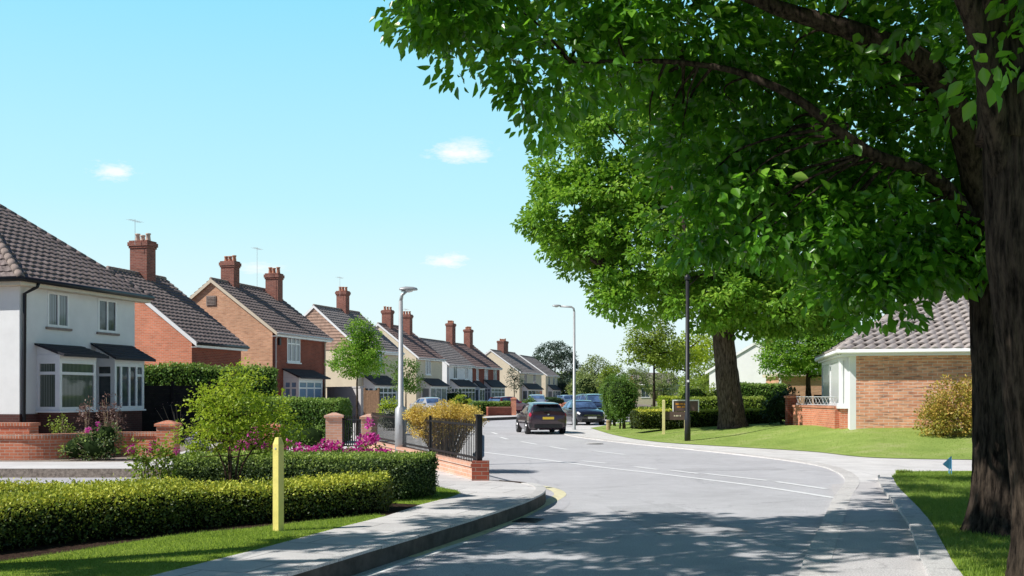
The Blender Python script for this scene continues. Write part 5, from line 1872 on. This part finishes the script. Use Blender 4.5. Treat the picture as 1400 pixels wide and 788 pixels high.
# ================================================================== hedges, shrubs, flowers
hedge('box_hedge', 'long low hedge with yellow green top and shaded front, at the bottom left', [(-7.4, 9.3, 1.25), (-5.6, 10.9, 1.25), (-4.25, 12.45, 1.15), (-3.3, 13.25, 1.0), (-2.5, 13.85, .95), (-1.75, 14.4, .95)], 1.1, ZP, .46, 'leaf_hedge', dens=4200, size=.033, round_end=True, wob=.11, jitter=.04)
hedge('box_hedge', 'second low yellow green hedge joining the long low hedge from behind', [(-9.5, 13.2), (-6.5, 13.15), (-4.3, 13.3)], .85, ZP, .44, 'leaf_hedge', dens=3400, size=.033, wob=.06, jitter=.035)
hedge('box_hedge', 'taller rounded dark green hedge with magenta flowers behind it', [(-5.2, 16.2), (-4.2, 16.25), (-3.0, 16.15), (-2.2, 16.05), (-1.55, 15.95), (-1.2, 15.9)], 1.35, ZP, .66, 'leaf_box', dens=2600, size=.036, round_end=True, wob=.025, jitter=.022, top_tint=.42)
hedge('privet_hedge', 'tall square cut green hedge behind the lime sapling', [(-9.6, 34.6), (-7.5, 34.4), (-5.6, 34.2)], 1.7, .2, 1.45, 'leaf_green', dens=900, size=.07, wob=.02, jitter=.03, top_tint=.5)
hedge('privet_hedge', 'grey green hedge showing above the near black timber fence', [(-14.5, 40.3), (-12, 40.6), (-9.6, 41.2)], 1.2, .2, 2.65, 'leaf_green', dens=420, size=.10, wob=.04, jitter=.06)
hedge('box_hedge', 'clipped bright green hedge behind the low dark red brick wall across the road', [(-2.9, 80), (-1.4, 80.7), (-.2, 81.4)], 1.0, .2, 1.0, 'leaf_green', dens=330, size=.10, top_tint=.5)
hedge('box_hedge', 'far small clipped hedge under the pale blue hatchback', [(6.0, 99.5), (7.6, 100.3)], 1.2, .2, .95, 'leaf_lime', dens=250, size=.13)
hedge('box_hedge', 'distant dark hedge in front of the farthest pale house', [(3.2, 108), (5.0, 112)], 1.4, .2, 1.2, 'leaf_dark', dens=220, size=.14)
# right-hand plateau
zA = gz(8.0, 44.5)
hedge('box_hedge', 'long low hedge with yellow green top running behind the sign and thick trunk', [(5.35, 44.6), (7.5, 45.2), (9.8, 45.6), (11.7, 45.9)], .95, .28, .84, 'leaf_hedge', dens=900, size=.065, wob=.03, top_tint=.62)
hedge('box_hedge', 'pale green block hedge in the middle tier behind the thick trunk', [(8.6, 49.6), (10.6, 49.9), (12.2, 50.1)], 1.4, .5, 1.15, 'leaf_light', dens=420, size=.085, wob=.02)
hedge('box_hedge', 'small pale clipped hedge left of the sign, by the young tree', [(5.9, 49.5), (7.3, 49.8)], 1.1, .3, .85, 'leaf_light', dens=420, size=.085, wob=.02)
hedge('box_hedge', 'small lime hedge far behind the sign, between two young trunks', [(9.3, 64), (11.5, 64.4)], 1.3, .5, 1.15, 'leaf_lime', dens=260, size=.11)
hedge('privet_hedge', 'tall dark green hedge in the top tier right of the thick trunk', [(11.8, 55), (13.2, 55.1), (14.6, 55.2)], 1.4, .6, 1.75, 'leaf_green', dens=420, size=.09, wob=.03)
shrub('laurel_bush', 'glossy dark shrub beside the brown pier of the bungalow', 11.35, 42.6, .62, [(0, 0, .7, .55, .6, .78), (-.35, .3, .55, .5, .5, .62)], 90, 16, .22, .12, 'leaf_dark', cat='bush')
shrub('round_shrub', 'rounded pale green shrub, left one of the pair left of the thick trunk', 9.9, 55.5, .6, [(0, 0, .85, 1.0, .9, .95)], 90, 20, .28, .10, 'leaf_light', cat='bush')
shrub('round_shrub', 'rounded pale green shrub touching the thick trunk, right one of the pair', 11.4, 56, .6, [(0, 0, .85, 1.1, .9, .9)], 90, 20, .28, .10, 'leaf_light', cat='bush')
shrub('autumn_bush', 'orange and yellow bush against the bungalow brick wall', 13.6, 32.3, .42, [(.35, 0, .95, .95, .8, .98), (-.2, -.1, .6, .62, .6, .62), (.9, 0, 1.1, .7, .7, .85)], 330, 30, .24, .08, 'leaf_autumn', core=False, stems=18, cat='bush', shell=.35)
# beyond the railings
shrub('golden_bush', 'golden leaved bush on bare tangled stems behind the corner railings', -1.55, 23.6, .2, [(0, 0, 1.14, .86, .62, .28), (.45, -.2, 1.08, .48, .5, .28), (-.5, .1, 1.10, .42, .45, .24), (-.1, 0, .8, .7, .5, .3)], 440, 46, .13, .04, 'leaf_gold', core=False, stems=230, cat='bush', shell=.3)
shrub('ball_shrub', 'bright lime clipped ball shrub behind the lamp post', -6.0, 50.5, .2, [(0, 0, .68, .62, .6, .72)], 70, 22, .16, .085, 'leaf_lime', cat='bush')
shrub('grey_shrub', 'grey leaved mound shrub below the lime ball shrub', -5.45, 46.0, .2, [(0, 0, .42, .55, .5, .46)], 60, 20, .15, .07, 'leaf_grey', cat='bush')
shrub('ball_shrub', 'small dark round shrub right of the lamp post', -4.6, 48, .2, [(0, 0, .48, .42, .42, .5)], 50, 20, .13, .07, 'leaf_green', cat='bush')
shrub('ball_shrub', 'dark conifer mound in front of the white terraced house', -6.2, 104, .2, [(0, 0, 1.0, 1.7, 1, 1.15)], 60, 22, .3, .16, 'leaf_dark', cat='bush')
shrub('ball_shrub', 'lime mound shrub right of the silver saloon', -4.6, 92, .2, [(0, 0, .75, .95, .8, .75)], 60, 22, .22, .12, 'leaf_lime', cat='bush')
shrub('ball_shrub', 'dark round shrub behind the plum hatchback roof', 1.5, 90, .2, [(0, 0, .65, .6, .6, .72)], 50, 20, .2, .12, 'leaf_green', cat='bush')
shrub('ball_shrub', 'pale green round bush far behind the slender lamp post', 9.0, 126, .2, [(0, 0, 2.0, 2.0, 1.8, 2.2)], 90, 24, .5, .24, 'leaf_haze', cat='bush')
shrub('ground_cover', 'low green mound at the foot of the tall square cut hedge', -6.4, 32.0, .2, [(0, 0, .25, .85, .5, .42), (-.9, .1, .2, .6, .4, .34)], 60, 22, .16, .06, 'leaf_green', cat='bush', flat=.6)

# planting in front of the curved wall
shrub('lavender', 'lilac flowered mound near the right hand gate pillar', -7.75, 25.4, .2, [(0, 0, .28, .30, .28, .30)], 40, 20, .10, .05, 'leaf_grey', core=True, flowers=('petal_lilac', 14, .06, .05), cat='plant')
shrub('heather', 'low brown green mound right of the lilac flowers', -7.05, 25.3, .2, [(0, 0, .22, .42, .3, .26)], 46, 20, .10, .05, 'leaf_autumn', cat='plant')
shrub('ground_cover', 'flat green carpet plant in the gravel by the gate pillar', -7.9, 24.85, .2, [(0, 0, .06, .7, .2, .10), (.8, .05, .05, .5, .2, .08)], 40, 18, .10, .04, 'leaf_box', cat='plant', flat=.4)
shrub('flowering_shrub', 'dark leaved shrub with a few pink blooms at the concave part of the curved wall', -10.15, 25.1, .2, [(0, 0, .36, .55, .4, .42), (-.55, 0, .28, .35, .3, .32), (.2, 0, .62, .3, .3, .3)], 110, 20, .13, .06, 'leaf_box', core=True, stems=12, flowers=('petal', 5, .05, .045), cat='shrub')
for k, (px, w_) in enumerate(((118, .25), (147, .22), (158, .25), (83, .4))):
    x = (px - 700) / 1400 * (29.0 + k * .5)
    shrub(['reddish_shrub', 'reddish_shrub', 'reddish_shrub', 'small_shrub'][k], ['thin reddish upright shrub, left one of three behind the curved wall', 'thin reddish upright shrub, middle of three behind the curved wall', 'thin upright shrub, right one of three behind the curved wall', 'small green bush below the first bay window'][k],
          x, 29.0 + k * .5, .3, [(0, 0, .75 if k < 3 else .5, w_, .25, .75 if k < 3 else .4)], 42, 10, .14, .065, ['leaf_brown', 'leaf_brown', 'leaf_brown', 'leaf_light'][k], core=False, stems=12, cat='shrub', shell=.2)
shrub('bare_shrub', 'bare twiggy shrub in front of the near black fence', -11.2, 34.5, .2, [(0, 0, .75, .95, .5, .65)], 34, 2, .1, .05, 'leaf_brown', core=False, stems=30, cat='shrub', shell=.7)
shrub('rose_bush', 'light green bush with a few pink blooms behind the low yellow green hedge', -5.05, 14.35, .2, [(0, 0, .62, .30, .28, .36), (-.18, 0, .78, .18, .2, .2), (.2, .0, .80, .17, .2, .2), (.28, 0, .45, .16, .15, .2)], 105, 12, .10, .055, 'leaf_light', core=False, stems=26, flowers=('petal', 6, .035, .035), cat='shrub', shell=.2)
for k, px in enumerate((326, 345, 368, 404, 418, 441, 478, 492, 510, 516, 529, 386, 430, 456, 467, 503)):
    Y = 17.35 + (k % 3) * .12
    hgt = [.82, .92, .8, .72, .78, .74, .74, .74, .98, .74, .70, .72, .70, .74, .72, .76][k]
    shrub('flowering_plant', 'magenta flowering plant in the bed behind the rounded dark green hedge', (px - 700) / 1400 * Y, Y, .2, [(0, 0, hgt * .55, .17, .15, hgt * .5)], 14, 9, .10, .06, 'leaf_green', core=False, stems=5, flowers=('petal', 6, .065, .06), cat='flowers', group='magenta flowers behind the rounded hedge', shell=.3)

# topiary
def topiary(label, x, y, z, r, h, stem_h):
    t = thing('topiary_bush', label, 'topiary', (x, y, z))
    blobs = [(0, 0, stem_h + h * .55, r, r * .95, h * .5), (0, 0, stem_h + h * .28, r * .72, r * .7, h * .34)]
    P, D, U, S, T, C = crown_leaves(blobs, 300, 26, .16, .075, droop=-.3, shell=.88, tint_var=.15, flat=1.2)
    ex = MB()
    for b in blobs: blob_mesh(ex, b[:3], [q * .88 for q in b[3:6]])
    foliage('crown', P, D, U, S, T, M['leaf_green'], t, 'small', ex, M['core_green'])
    mb = MB()
    for dx in (-.1, .06, .14): limb(mb, [(dx, 0, -.1), (dx * .8, 0, stem_h * .6), (dx * .4, 0, stem_h + .4)], .05, .04, 7, 4, .2)
    mb.build('trunk', M['bark'], t, True)
topiary('large egg shaped clipped bush on short stems, right of the dark cars', 5.35, 49.8, .25, .66, 1.85, .42)
topiary('smaller clipped bush half hidden behind the egg shaped one', 5.35, 54.5, .25, .62, 2.1, .35)
tag(sheet('bare_soil', [(4.75, 50.8), (5.0, 47.9), (5.9, 46.6), (6.4, 49), (6.0, 51)], .0, M['soil_pale']), kind='structure').location.z = .0

# ================================================================== small and far trees
small_tree('young_tree', 'lime green multi stemmed sapling between the two clipped hedges', -3.98, 14.5, .2, .62, .03,
           [(0, 0, 1.30, .62, .6, .52), (-.42, 0, 1.0, .42, .4, .30), (.5, 0, 1.35, .48, .4, .34), (.05, 0, 1.72, .42, .4, .36), (.72, .05, 1.12, .30, .3, .26), (-.30, 0, 1.45, .38, .35, .3), (.42, 0, .95, .4, .3, .24)], 330, 24, .13, .046, 'leaf_lime', 'bark_red', nb=40, shell=.15, droop=.15)
st = [o for o in col.objects if o.name.startswith('young_tree')][0]
mb = MB()
for dx, tx, tz in ((-.06, -.35, 1.05), (.05, .3, 1.2), (.09, .55, 1.05), (-.02, -.1, 1.4)):
    limb(mb, [(dx, 0, -.05), (dx * 1.3, .02, .45), (tx * .5, 0, tz * .75), (tx, 0, tz)], .022, .008, 7, 5, .3)
mb.build('stem', M['bark_red'], st, True)

small_tree('street_tree', 'young green street tree behind the iron gate, nearest on the left side', -6.05, 40.0, .2, 2.2, .065,
           [(0, 0, 3.2, .95, .9, .8), (.1, 0, 4.0, .5, .5, .62), (-.35, 0, 2.75, .75, .7, .5), (.45, 0, 2.9, .7, .7, .55), (.55, 0, 3.7, .42, .4, .4)], 330, 32, .24, .085, 'leaf_mid', 'bark', nb=20, shell=.3)
small_tree('street_tree', 'small street tree half hidden by the tall grey lamp post', -5.75, 55.5, .2, 1.8, .06,
           [(0, 0, 2.7, .85, .8, .95), (.2, 0, 2.2, .7, .6, .5)], 120, 26, .26, .10, 'leaf_green', 'bark', nb=10, shell=.4)
small_tree('street_tree', 'thin sparse street tree in front of the distant cream house', .25, 112, .2, 2.2, .08,
           [(0, 0, 3.6, .95, .9, 1.4), (.2, 0, 2.8, .9, .8, .8)], 60, 16, .36, .15, 'leaf_haze_dark', 'bark', nb=12, shell=.3)
small_tree('young_tree', 'light green young tree behind the small pale hedge, left of the black post', 7.35, 53.0, .3, 2.6, .11,
           [(0, 0, 3.9, 1.5, 1.4, .9), (-.4, 0, 4.6, 1.1, 1.1, .8), (.8, 0, 3.4, 1.2, 1.1, .7), (-.9, 0, 3.6, .9, .9, .6), (.2, 0, 5.2, .9, .9, .7)], 300, 30, .30, .12, 'leaf_light', 'bark', nb=26, shell=.25)
small_tree('young_tree', 'yellow green tree with two thin trunks, right of the black post', 11.6, 68.0, .4, 3.0, .12,
           [(0, 0, 4.3, 2.2, 1.8, 1.2), (1.0, 0, 4.7, 1.6, 1.6, 1.0), (-1.5, 0, 3.9, 1.3, 1.3, .9)], 240, 30, .40, .16, 'leaf_lime', 'bark', nb=20, shell=.3)
small_tree('garden_tree', 'full mid green tree with short trunk, left of the bungalow', 16.2, 56.0, .65, 1.8, .26,
           [(0, 0, 3.9, 2.4, 2.2, 1.7), (-1.3, 0, 3.5, 1.6, 1.6, 1.5), (-.7, 0, 5.4, 1.4, 1.4, 1.2), (1.0, 0, 4.9, 1.5, 1.5, 1.2), (1.0, 0, 3.2, 1.4, 1.4, 1.2)], 950, 40, .32, .115, 'leaf_mid', 'bark', nb=24, shell=.5)
small_tree('round_tree', 'big round dark green tree at the end of the terrace', 8.6, 205, .2, 3.5, .4,
           [(0, 0, 7.8, 4.3, 4, 4.6), (1.6, 0, 6.6, 3.4, 3, 3.6), (-1.0, 0, 9.2, 3.0, 3, 2.6)], 420, 26, .7, .34, 'leaf_haze_dark', 'bark', nb=8, shell=.75)
for i, (px, Y, hgt, rx, mt, lb) in enumerate((
        (811, 150, 7.6, 2.5, 'leaf_haze', 'tall pale green tree in the distance above the people carrier'),
        (838, 140, 6.0, 2.0, 'leaf_light', 'yellowish distant tree left of the egg shaped bush'),
        (868, 175, 6.6, 2.6, 'leaf_haze', 'hazy distant tree just right of the egg shaped bush'),
        (905, 190, 6.0, 3.2, 'leaf_haze', 'hazy distant tree seen under the light green young tree'),
        (962, 120, 5.8, 2.6, 'leaf_light', 'bright distant tree between the black post and thick trunk'),
        (776, 185, 4.6, 2.2, 'leaf_haze_dark', 'small dark distant tree left of the tall pale one'))):
    small_tree('distant_tree', lb, (px - 700) / 1400 * Y, Y, .2, hgt * .3, .2,
               [(0, 0, hgt * .55, rx, rx, hgt * .40), (rx * .3, 0, hgt * .75, rx * .65, rx * .6, hgt * .26), (-rx * .35, 0, hgt * .5, rx * .7, rx * .6, hgt * .3)], 190, 26, .55, .26, mt, 'bark', nb=6, shell=.6, cat='tree')
# far-off woods closing the horizon
def woods(label, x0, x1, Y, h0, h1, n, mat):
    xs = RNG.uniform(x0, x1, n)
    hh = h0 + (h1 - h0) * (.5 + .5 * np.sin(xs * .11) * np.sin(xs * .037 + 1))
    zc = RNG.random(n) ** .7 * hh
    P = np.stack([xs, Y + RNG.normal(0, 5, n), zc], 1)
    D = RNG.normal(size=(n, 3)); U = RNG.normal(size=(n, 3)) + np.array([0, -.4, .9])
    return tag(foliage('far_woods', P, D, U, .9 + .9 * RNG.random(n), np.clip(.2 + .5 * zc / hh + RNG.normal(0, .2, n), 0, 1), M[mat], None, 'small'), label, 'woods', None, 'stuff')
woods('hazy belt of far-off trees along the horizon behind the houses', -260, 260, 330, 5, 9, 26000, 'leaf_haze')

# ------------------------------------------------------------------ buildings seen through the trees on the right
h = gable_house('white_house', 'white gabled house glimpsed between the thick trunk and the garden tree', 21.0, 74, 24, 8.0, 6.8, 3.4, 3.0, 2.0, 'render_white', 'render_white', 'tile_pink', bargemat='white', gutmat='white', tile=dict(course=.38, wave=.36, amp=.02, lift=.05), z=.6)
mb = MB(); mb.box(-.06, 4.9, .3, -.004, 5.4, 2.9); mb.build('porch_post', M['brick_pink'], h)
chimney(h, 5, 3.2, 4.6, 6.6, .9, .8, 2)
mb = MB()
t = thing('brick_annexe', 'low brown brick garage behind the garden tree left of the bungalow', 'garage', (15.9, 60.5, .6), R(-4))
wall_grid(mb, 0, 4.6, -.4, 2.3, [(1.9, 4.0, -.39, 1.2)], depth=.12); mb.poly([(0, 0, -.4), (0, 0, 2.3), (0, 5, 2.3), (0, 5, -.4)]); mb.poly([(4.6, 0, -.4), (4.6, 5, -.4), (4.6, 5, 2.3), (4.6, 0, 2.3)])
mb.build('wall', M['brick_tan'], t)
mb = MB(); mb.box(-.2, -.25, 2.302, 4.8, 5.2, 2.48); mb.build('roof', M['cream'], t)
mb = MB(); mb.box(1.9, .121, -.39, 4.0, .16, 1.2)
for q in range(5): mb.box(1.95, .10, -.3 + q * .3, 3.95, .12, -.12 + q * .3)
mb.build('garage_door', M['wood_dark'], t)
mb = MB(); mb.box(-.12, -.06, -.4, -.003, .0, 2.3); mb.build('corner_post', M['white'], t)
h = gable_house('terraced_house', 'far pale terrace with orange brick end, seen under the light green young tree', 23, 190, 86, 8.0, 8, 4, 3.4, 2.0, 'render_cream', 'brick_orange', 'tile_grey', holes=[(1, 2.6, .9, 2.6), (5, 6.6, .9, 2.6), (3.2, 4.2, .2, 2.3)], bargemat='white', gutmat='white', tile=dict(course=.42, wave=.42, amp=.02, lift=.05), z=.4)
for q in ((1, 2.6, .9, 2.6), (5, 6.6, .9, 2.6)): window(h, *q, mat='glass', sillmat='white')
mb = MB(); mb.box(3.23, .06, .23, 4.17, .1, 2.28); mb.build('door', M['wood_brown'], h)

# ================================================================== the big trees
# middle tree on the lawn
mz = gz(9.05, 42.3)
t = thing('lawn_tree', 'large full maple on the sunny lawn, its leaning trunk half in sun', 'tree', (9.05, 42.3, mz))
mb = MB()
trunk(mb, [(.08, 0, -.25), (.0, 0, .8), (-.18, 0, 2.2), (-.32, 0, 3.7), (-.2, .1, 5.0)], .56, .40, 1.45, 40, .07, 1.0)
lp = []
for pts, r0 in (([(-.3, 0, 3.3), (-.85, 0, 4.6), (-1.7, .2, 6.2), (-2.4, .4, 8.0)], .30), ([(-.25, 0, 3.6), (.15, .1, 5.2), (.2, .3, 7.5), (-.2, .4, 10)], .34),
                ([(-.2, 0, 4.4), (1.0, -.3, 5.6), (2.2, -.8, 7.0), (3.2, -1, 8.5)], .20), ([(-.5, 0, 4.2), (-.8, -1, 5.4), (-1.6, -2.4, 6.6), (-2.4, -3.4, 7.4)], .17),
                ([(-.3, 0, 4.4), (-.4, 1.2, 5.8), (-.8, 2.6, 7.5), (-1, 3.4, 9)], .17), ([(-1.0, 0, 4.9), (-2.4, 0, 5.5), (-4.0, -.2, 6.1), (-5.4, -.3, 6.6)], .13)):
    lp += limb(mb, pts, r0, .05, 12, 7, .05, .03)
blobs_mid = [(-1.8, 0, 8.4, 4.8, 4.4, 3.4), (-4.1, -.4, 7.0, 3.3, 3.2, 2.1), (-5.6, 0, 8.9, 3.0, 3.0, 2.5), (-4.2, 0, 11.8, 3.6, 3.4, 2.7), (.6, 0, 11.0, 4.6, 3.8, 3.4),
             (2.6, 0, 6.9, 3.6, 3.4, 2.6), (-6.9, -.2, 8.6, 2.1, 2.2, 1.5), (-1.8, -2.2, 5.6, 3.0, 2.2, 1.7), (-4.0, -.8, 5.3, 2.2, 2.0, 1.1), (1.0, -1.6, 5.1, 3.0, 2.4, 1.5), (-4.4, 0, 13.6, 2.6, 2.4, 1.7), (-6.4, .2, 10.8, 2.0, 2.0, 1.5), (-5.4, -.2, 7.6, 2.0, 2.0, 1.2), (3.6, -.5, 5.2, 2.2, 2.2, 1.3), (-1.6, -1.6, 4.7, 1.8, 1.6, .8), (1.6, -1.4, 4.5, 1.6, 1.6, .8)]
P, D, U, S, T, C = crown_leaves(blobs_mid, 1500, 58, .46, .20, droop=.25, shell=.55, tint_var=.18)
twigs_to(mb, lp, C[RNG.choice(len(C), 70, replace=False)], .05, .012, 6, .08)
mb.build('trunk', M['bark_mid'], t, True)
foliage('crown', P, D, U, S, T, M['leaf_mid'], t, 'ovate')

# the two near trees that frame the right side
ta = thing('street_tree', 'big dark maple with flared trunk base, farther of the near pair by the footway', 'tree', (6.10, 12.75, .09))
mb = MB()
trunk(mb, [(0, 0, -.15), (-.02, 0, .9), (-.05, 0, 2.0), (-.10, 0, 3.0), (-.12, 0, 3.9)], .33, .27, 1.75, 110, .05, .9)
la = []
for pts, r0, r1 in (([(-.14, 0, 3.3), (-.66, -.5, 4.8), (-1.30, -.9, 5.5), (-2.1, -1.0, 5.85), (-2.9, -1.0, 6.1), (-4.2, -.8, 6.7), (-5.6, -.6, 7.1), (-7.2, -.6, 7.0)], .21, .02),
                    ([(-.14, 0, 3.4), (.0, .1, 4.8), (-.1, .3, 6.6), (-.4, .4, 9), (-.5, .2, 11)], .21, .05),
                    ([(-.2, 0, 3.65), (-1.1, -.7, 4.25), (-2.0, -1.0, 4.5), (-3.0, -1.0, 5.2), (-3.9, -.7, 5.6), (-5.4, -.5, 5.7)], .10, .02),
                    ([(-.1, 0, 4.2), (.6, .6, 5.6), (1.5, 1.2, 7), (2.4, 1.6, 8.6)], .14, .03),
                    ([(-.3, .2, 5.2), (-1.0, 1.4, 6.4), (-2.2, 2.6, 7.6), (-3.2, 3.2, 8.6)], .11, .02),
                    ([(-.1, .3, 6.6), (-1.6, .2, 8.2), (-3.4, 0, 9.6), (-5.6, -.4, 10.4), (-8, -.8, 10.6)], .13, .02),
                    ([(-.1, 0, 4.0), (.2, -1.2, 5.2), (.0, -2.4, 6.6), (-.4, -3.4, 8)], .12, .02)):
    la += limb(mb, pts, r0, r1, 14, 7, .06, .03)
blobs_a = [(-.3, .9, 6.2, 3.0, 2.6, 3.0), (-3.0, .8, 7.2, 2.4, 2.2, 2.3), (-2.4, .2, 5.3, 1.9, 1.6, 1.6), (-.9, .2, 4.1, 1.7, 1.5, 1.2), (-5.1, .1, 7.5, 1.7, 1.7, 1.8),
           (-4.2, -.1, 6.2, 1.1, 1.2, .9), (1.4, .9, 7.0, 2.6, 2.4, 3.0), (-1.2, .4, 9.6, 3.4, 3.2, 2.0), (-4.6, .2, 10.2, 2.6, 2.6, 1.2), (-6.6, -.6, 7.0, 1.0, 1.0, .85), (-7.3, -.6, 7.0, .6, .8, .45), (-3.3, -.1, 4.6, 1.2, 1.2, .8),
           (-6.9, -.4, 6.6, .7, .8, .7), (-6.4, -.4, 6.0, .6, .7, .65), (-5.5, -.4, 5.6, .8, .9, .8), (-1.9, -.1, 3.55, 1.1, 1.1, .65), (-.1, -.2, 3.5, 1.1, 1.0, .5), (-1.2, -.1, 3.3, .8, .9, .45), (-2.9, -.1, 3.9, .9, 1.0, .6), (-1.9, -.2, 2.95, .55, .6, .32), (-1.5, -.2, 2.8, .3, .4, .22), (-3.6, -.1, 3.75, .6, .7, .4)]
sh_ = Vector((sv.x, sv.y)) / sv.z
for tx, ty, z, r in ((6.6, 16.4, 9.6, 1.0), (7.6, 18.6, 10.2, 1.0), (8.6, 20.6, 11.0, 1.0), (10.4, 20.2, 11.0, .9)):  # unseen boughs added above the view to shade the lawn and footway
    blobs_a.append((tx + sh_.x * z - 6.10, ty + sh_.y * z - 12.75, z, r, r * .85, r * .6))
def vis_a(c):
    # fewer leaves on the road side of the bare inner limbs
    if c[2] < 2.42: return False
    if c[1] < -.35 and -4.2 < c[0] < .6 and 4.0 < c[2] < 7.4: return random.random() < .18
    return True
P, D, U, S, T, C = crown_leaves(blobs_a, 1900, 38, .38, .145, droop=.55, shell=.35, tint_var=.2, keep=vis_a)
sel = C[RNG.choice(len(C), 260, replace=False)]
twigs_to(mb, la, sel, .022, .005, 5, .10)
mb.build('trunk', M['bark'], ta, True)
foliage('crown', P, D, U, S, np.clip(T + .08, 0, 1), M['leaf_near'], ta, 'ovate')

tb = thing('street_tree', 'nearest dark maple trunk cut by the right edge, leaning slightly left', 'tree', (4.90, 9.3, .09))
mb = MB()
trunk(mb, [(0, 0, -.15), (-.06, 0, .9), (-.18, 0, 2.0), (-.32, 0, 3.0), (-.36, .05, 4.6)], .29, .24, 1.5, 110, .05, .8)
lb = []
for pts, r0, r1 in (([(-.44, 0, 4.0), (-.40, .1, 5.4), (-.3, .2, 7.2), (-.3, .3, 9.6)], .24, .05), ([(-.42, 0, 3.6), (-.9, -.4, 5.0), (-1.9, -.8, 6.4), (-3.2, -1.2, 7.6), (-4.6, -1.4, 8.4)], .13, .02),
                    ([(-.42, 0, 4.2), (.5, .2, 5.6), (1.6, .6, 7.0)], .13, .03), ([(-.4, .1, 5.0), (-.6, 1.2, 6.4), (-1.4, 2.2, 7.8)], .11, .02)):
    lb += limb(mb, pts, r0, r1, 12, 7, .06, .03)
blobs_b = [(-.3, .2, 6.9, 2.6, 2.4, 1.9), (-2.6, -.4, 8.0, 2.4, 2.2, 1.5), (.8, .4, 8.2, 2.4, 2.4, 2.2), (-4.8, -.6, 9.4, 2.4, 2.2, 1.3), (0.3, .6, 4.9, 1.1, 1.0, .7), (-.5, -.7, 4.9, .7, .5, .6), (-4.3, -1.2, 7.2, 2.0, 1.7, 1.1), (-5.6, -1.6, 8.6, 2.0, 1.7, 1.1), (-2.4, -1.2, 5.9, 1.3, 1.1, .8), (-7.0, -1.6, 9.0, 1.6, 1.4, .9)]  # the far left boughs, above the view, are added to shade the trunk
P, D, U, S, T, C = crown_leaves(blobs_b, 720, 32, .38, .145, droop=.5, shell=.35, tint_var=.2)
twigs_to(mb, lb, C[RNG.choice(len(C), 110, replace=False)], .022, .005, 5, .10)
mb.build('trunk', M['bark'], tb, True)
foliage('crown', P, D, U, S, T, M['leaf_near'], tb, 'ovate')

# opposite street tree whose crown reaches over the near pavement
tl = thing('street_tree', 'verge maple on the left, casting dappled shade over near road and pavement', 'tree', (-9.5, 7.6, .2))
mb = MB()
trunk(mb, [(0, 0, -.15), (.05, 0, 1.5), (.1, 0, 3.4), (.1, 0, 5.5)], .34, .26, 1.6, 32, .06, .8)
ll = []
for pts in ([(.1, 0, 5), (.8, .8, 7), (2.0, 2.2, 8.6), (3.4, 3.6, 9.6)], [(.1, 0, 5), (0, .2, 7.5), (0, .4, 10)], [(.1, 0, 4.6), (-1, -.4, 6.6), (-2.2, -.8, 8.2)], [(.1, 0, 5.2), (1.6, -.4, 7.2), (3.4, -.8, 8.4)]):
    ll += limb(mb, pts, .17, .03, 10, 6, .06, .03)
sh = Vector((sv.x, sv.y)) / sv.z       # each bough hangs where its dapple falls on the carriageway or footway
BL = []
for tx, ty, z, r in ((-1.7, 11.2, 7.7, .7), (.6, 12.6, 7.9, 1.6), (2.6, 12.2, 8.2, 1.6), (.0, 15.0, 8.5, .9), (3.8, 14.2, 8.9, .9), (-.2, 10.2, 7.4, 1.1), (1.7, 10.5, 7.9, 1.0), (4.6, 12.2, 8.7, 1.2), (-3.1, 9.2, 7.4, .9), (2.0, 14.6, 8.6, 1.0)):
    BL.append((tx + sh.x * z + 9.5, ty + sh.y * z - 7.6, z, r, r * .85, r * .6))
P, D, U, S, T, C = crown_leaves(BL, 400, 36, .34, .15, droop=.4, shell=.3, tint_var=.2)
twigs_to(mb, ll, C[RNG.choice(len(C), 50, replace=False)], .03, .006, 5, .10)
mb.build('trunk', M['bark'], tl, True)
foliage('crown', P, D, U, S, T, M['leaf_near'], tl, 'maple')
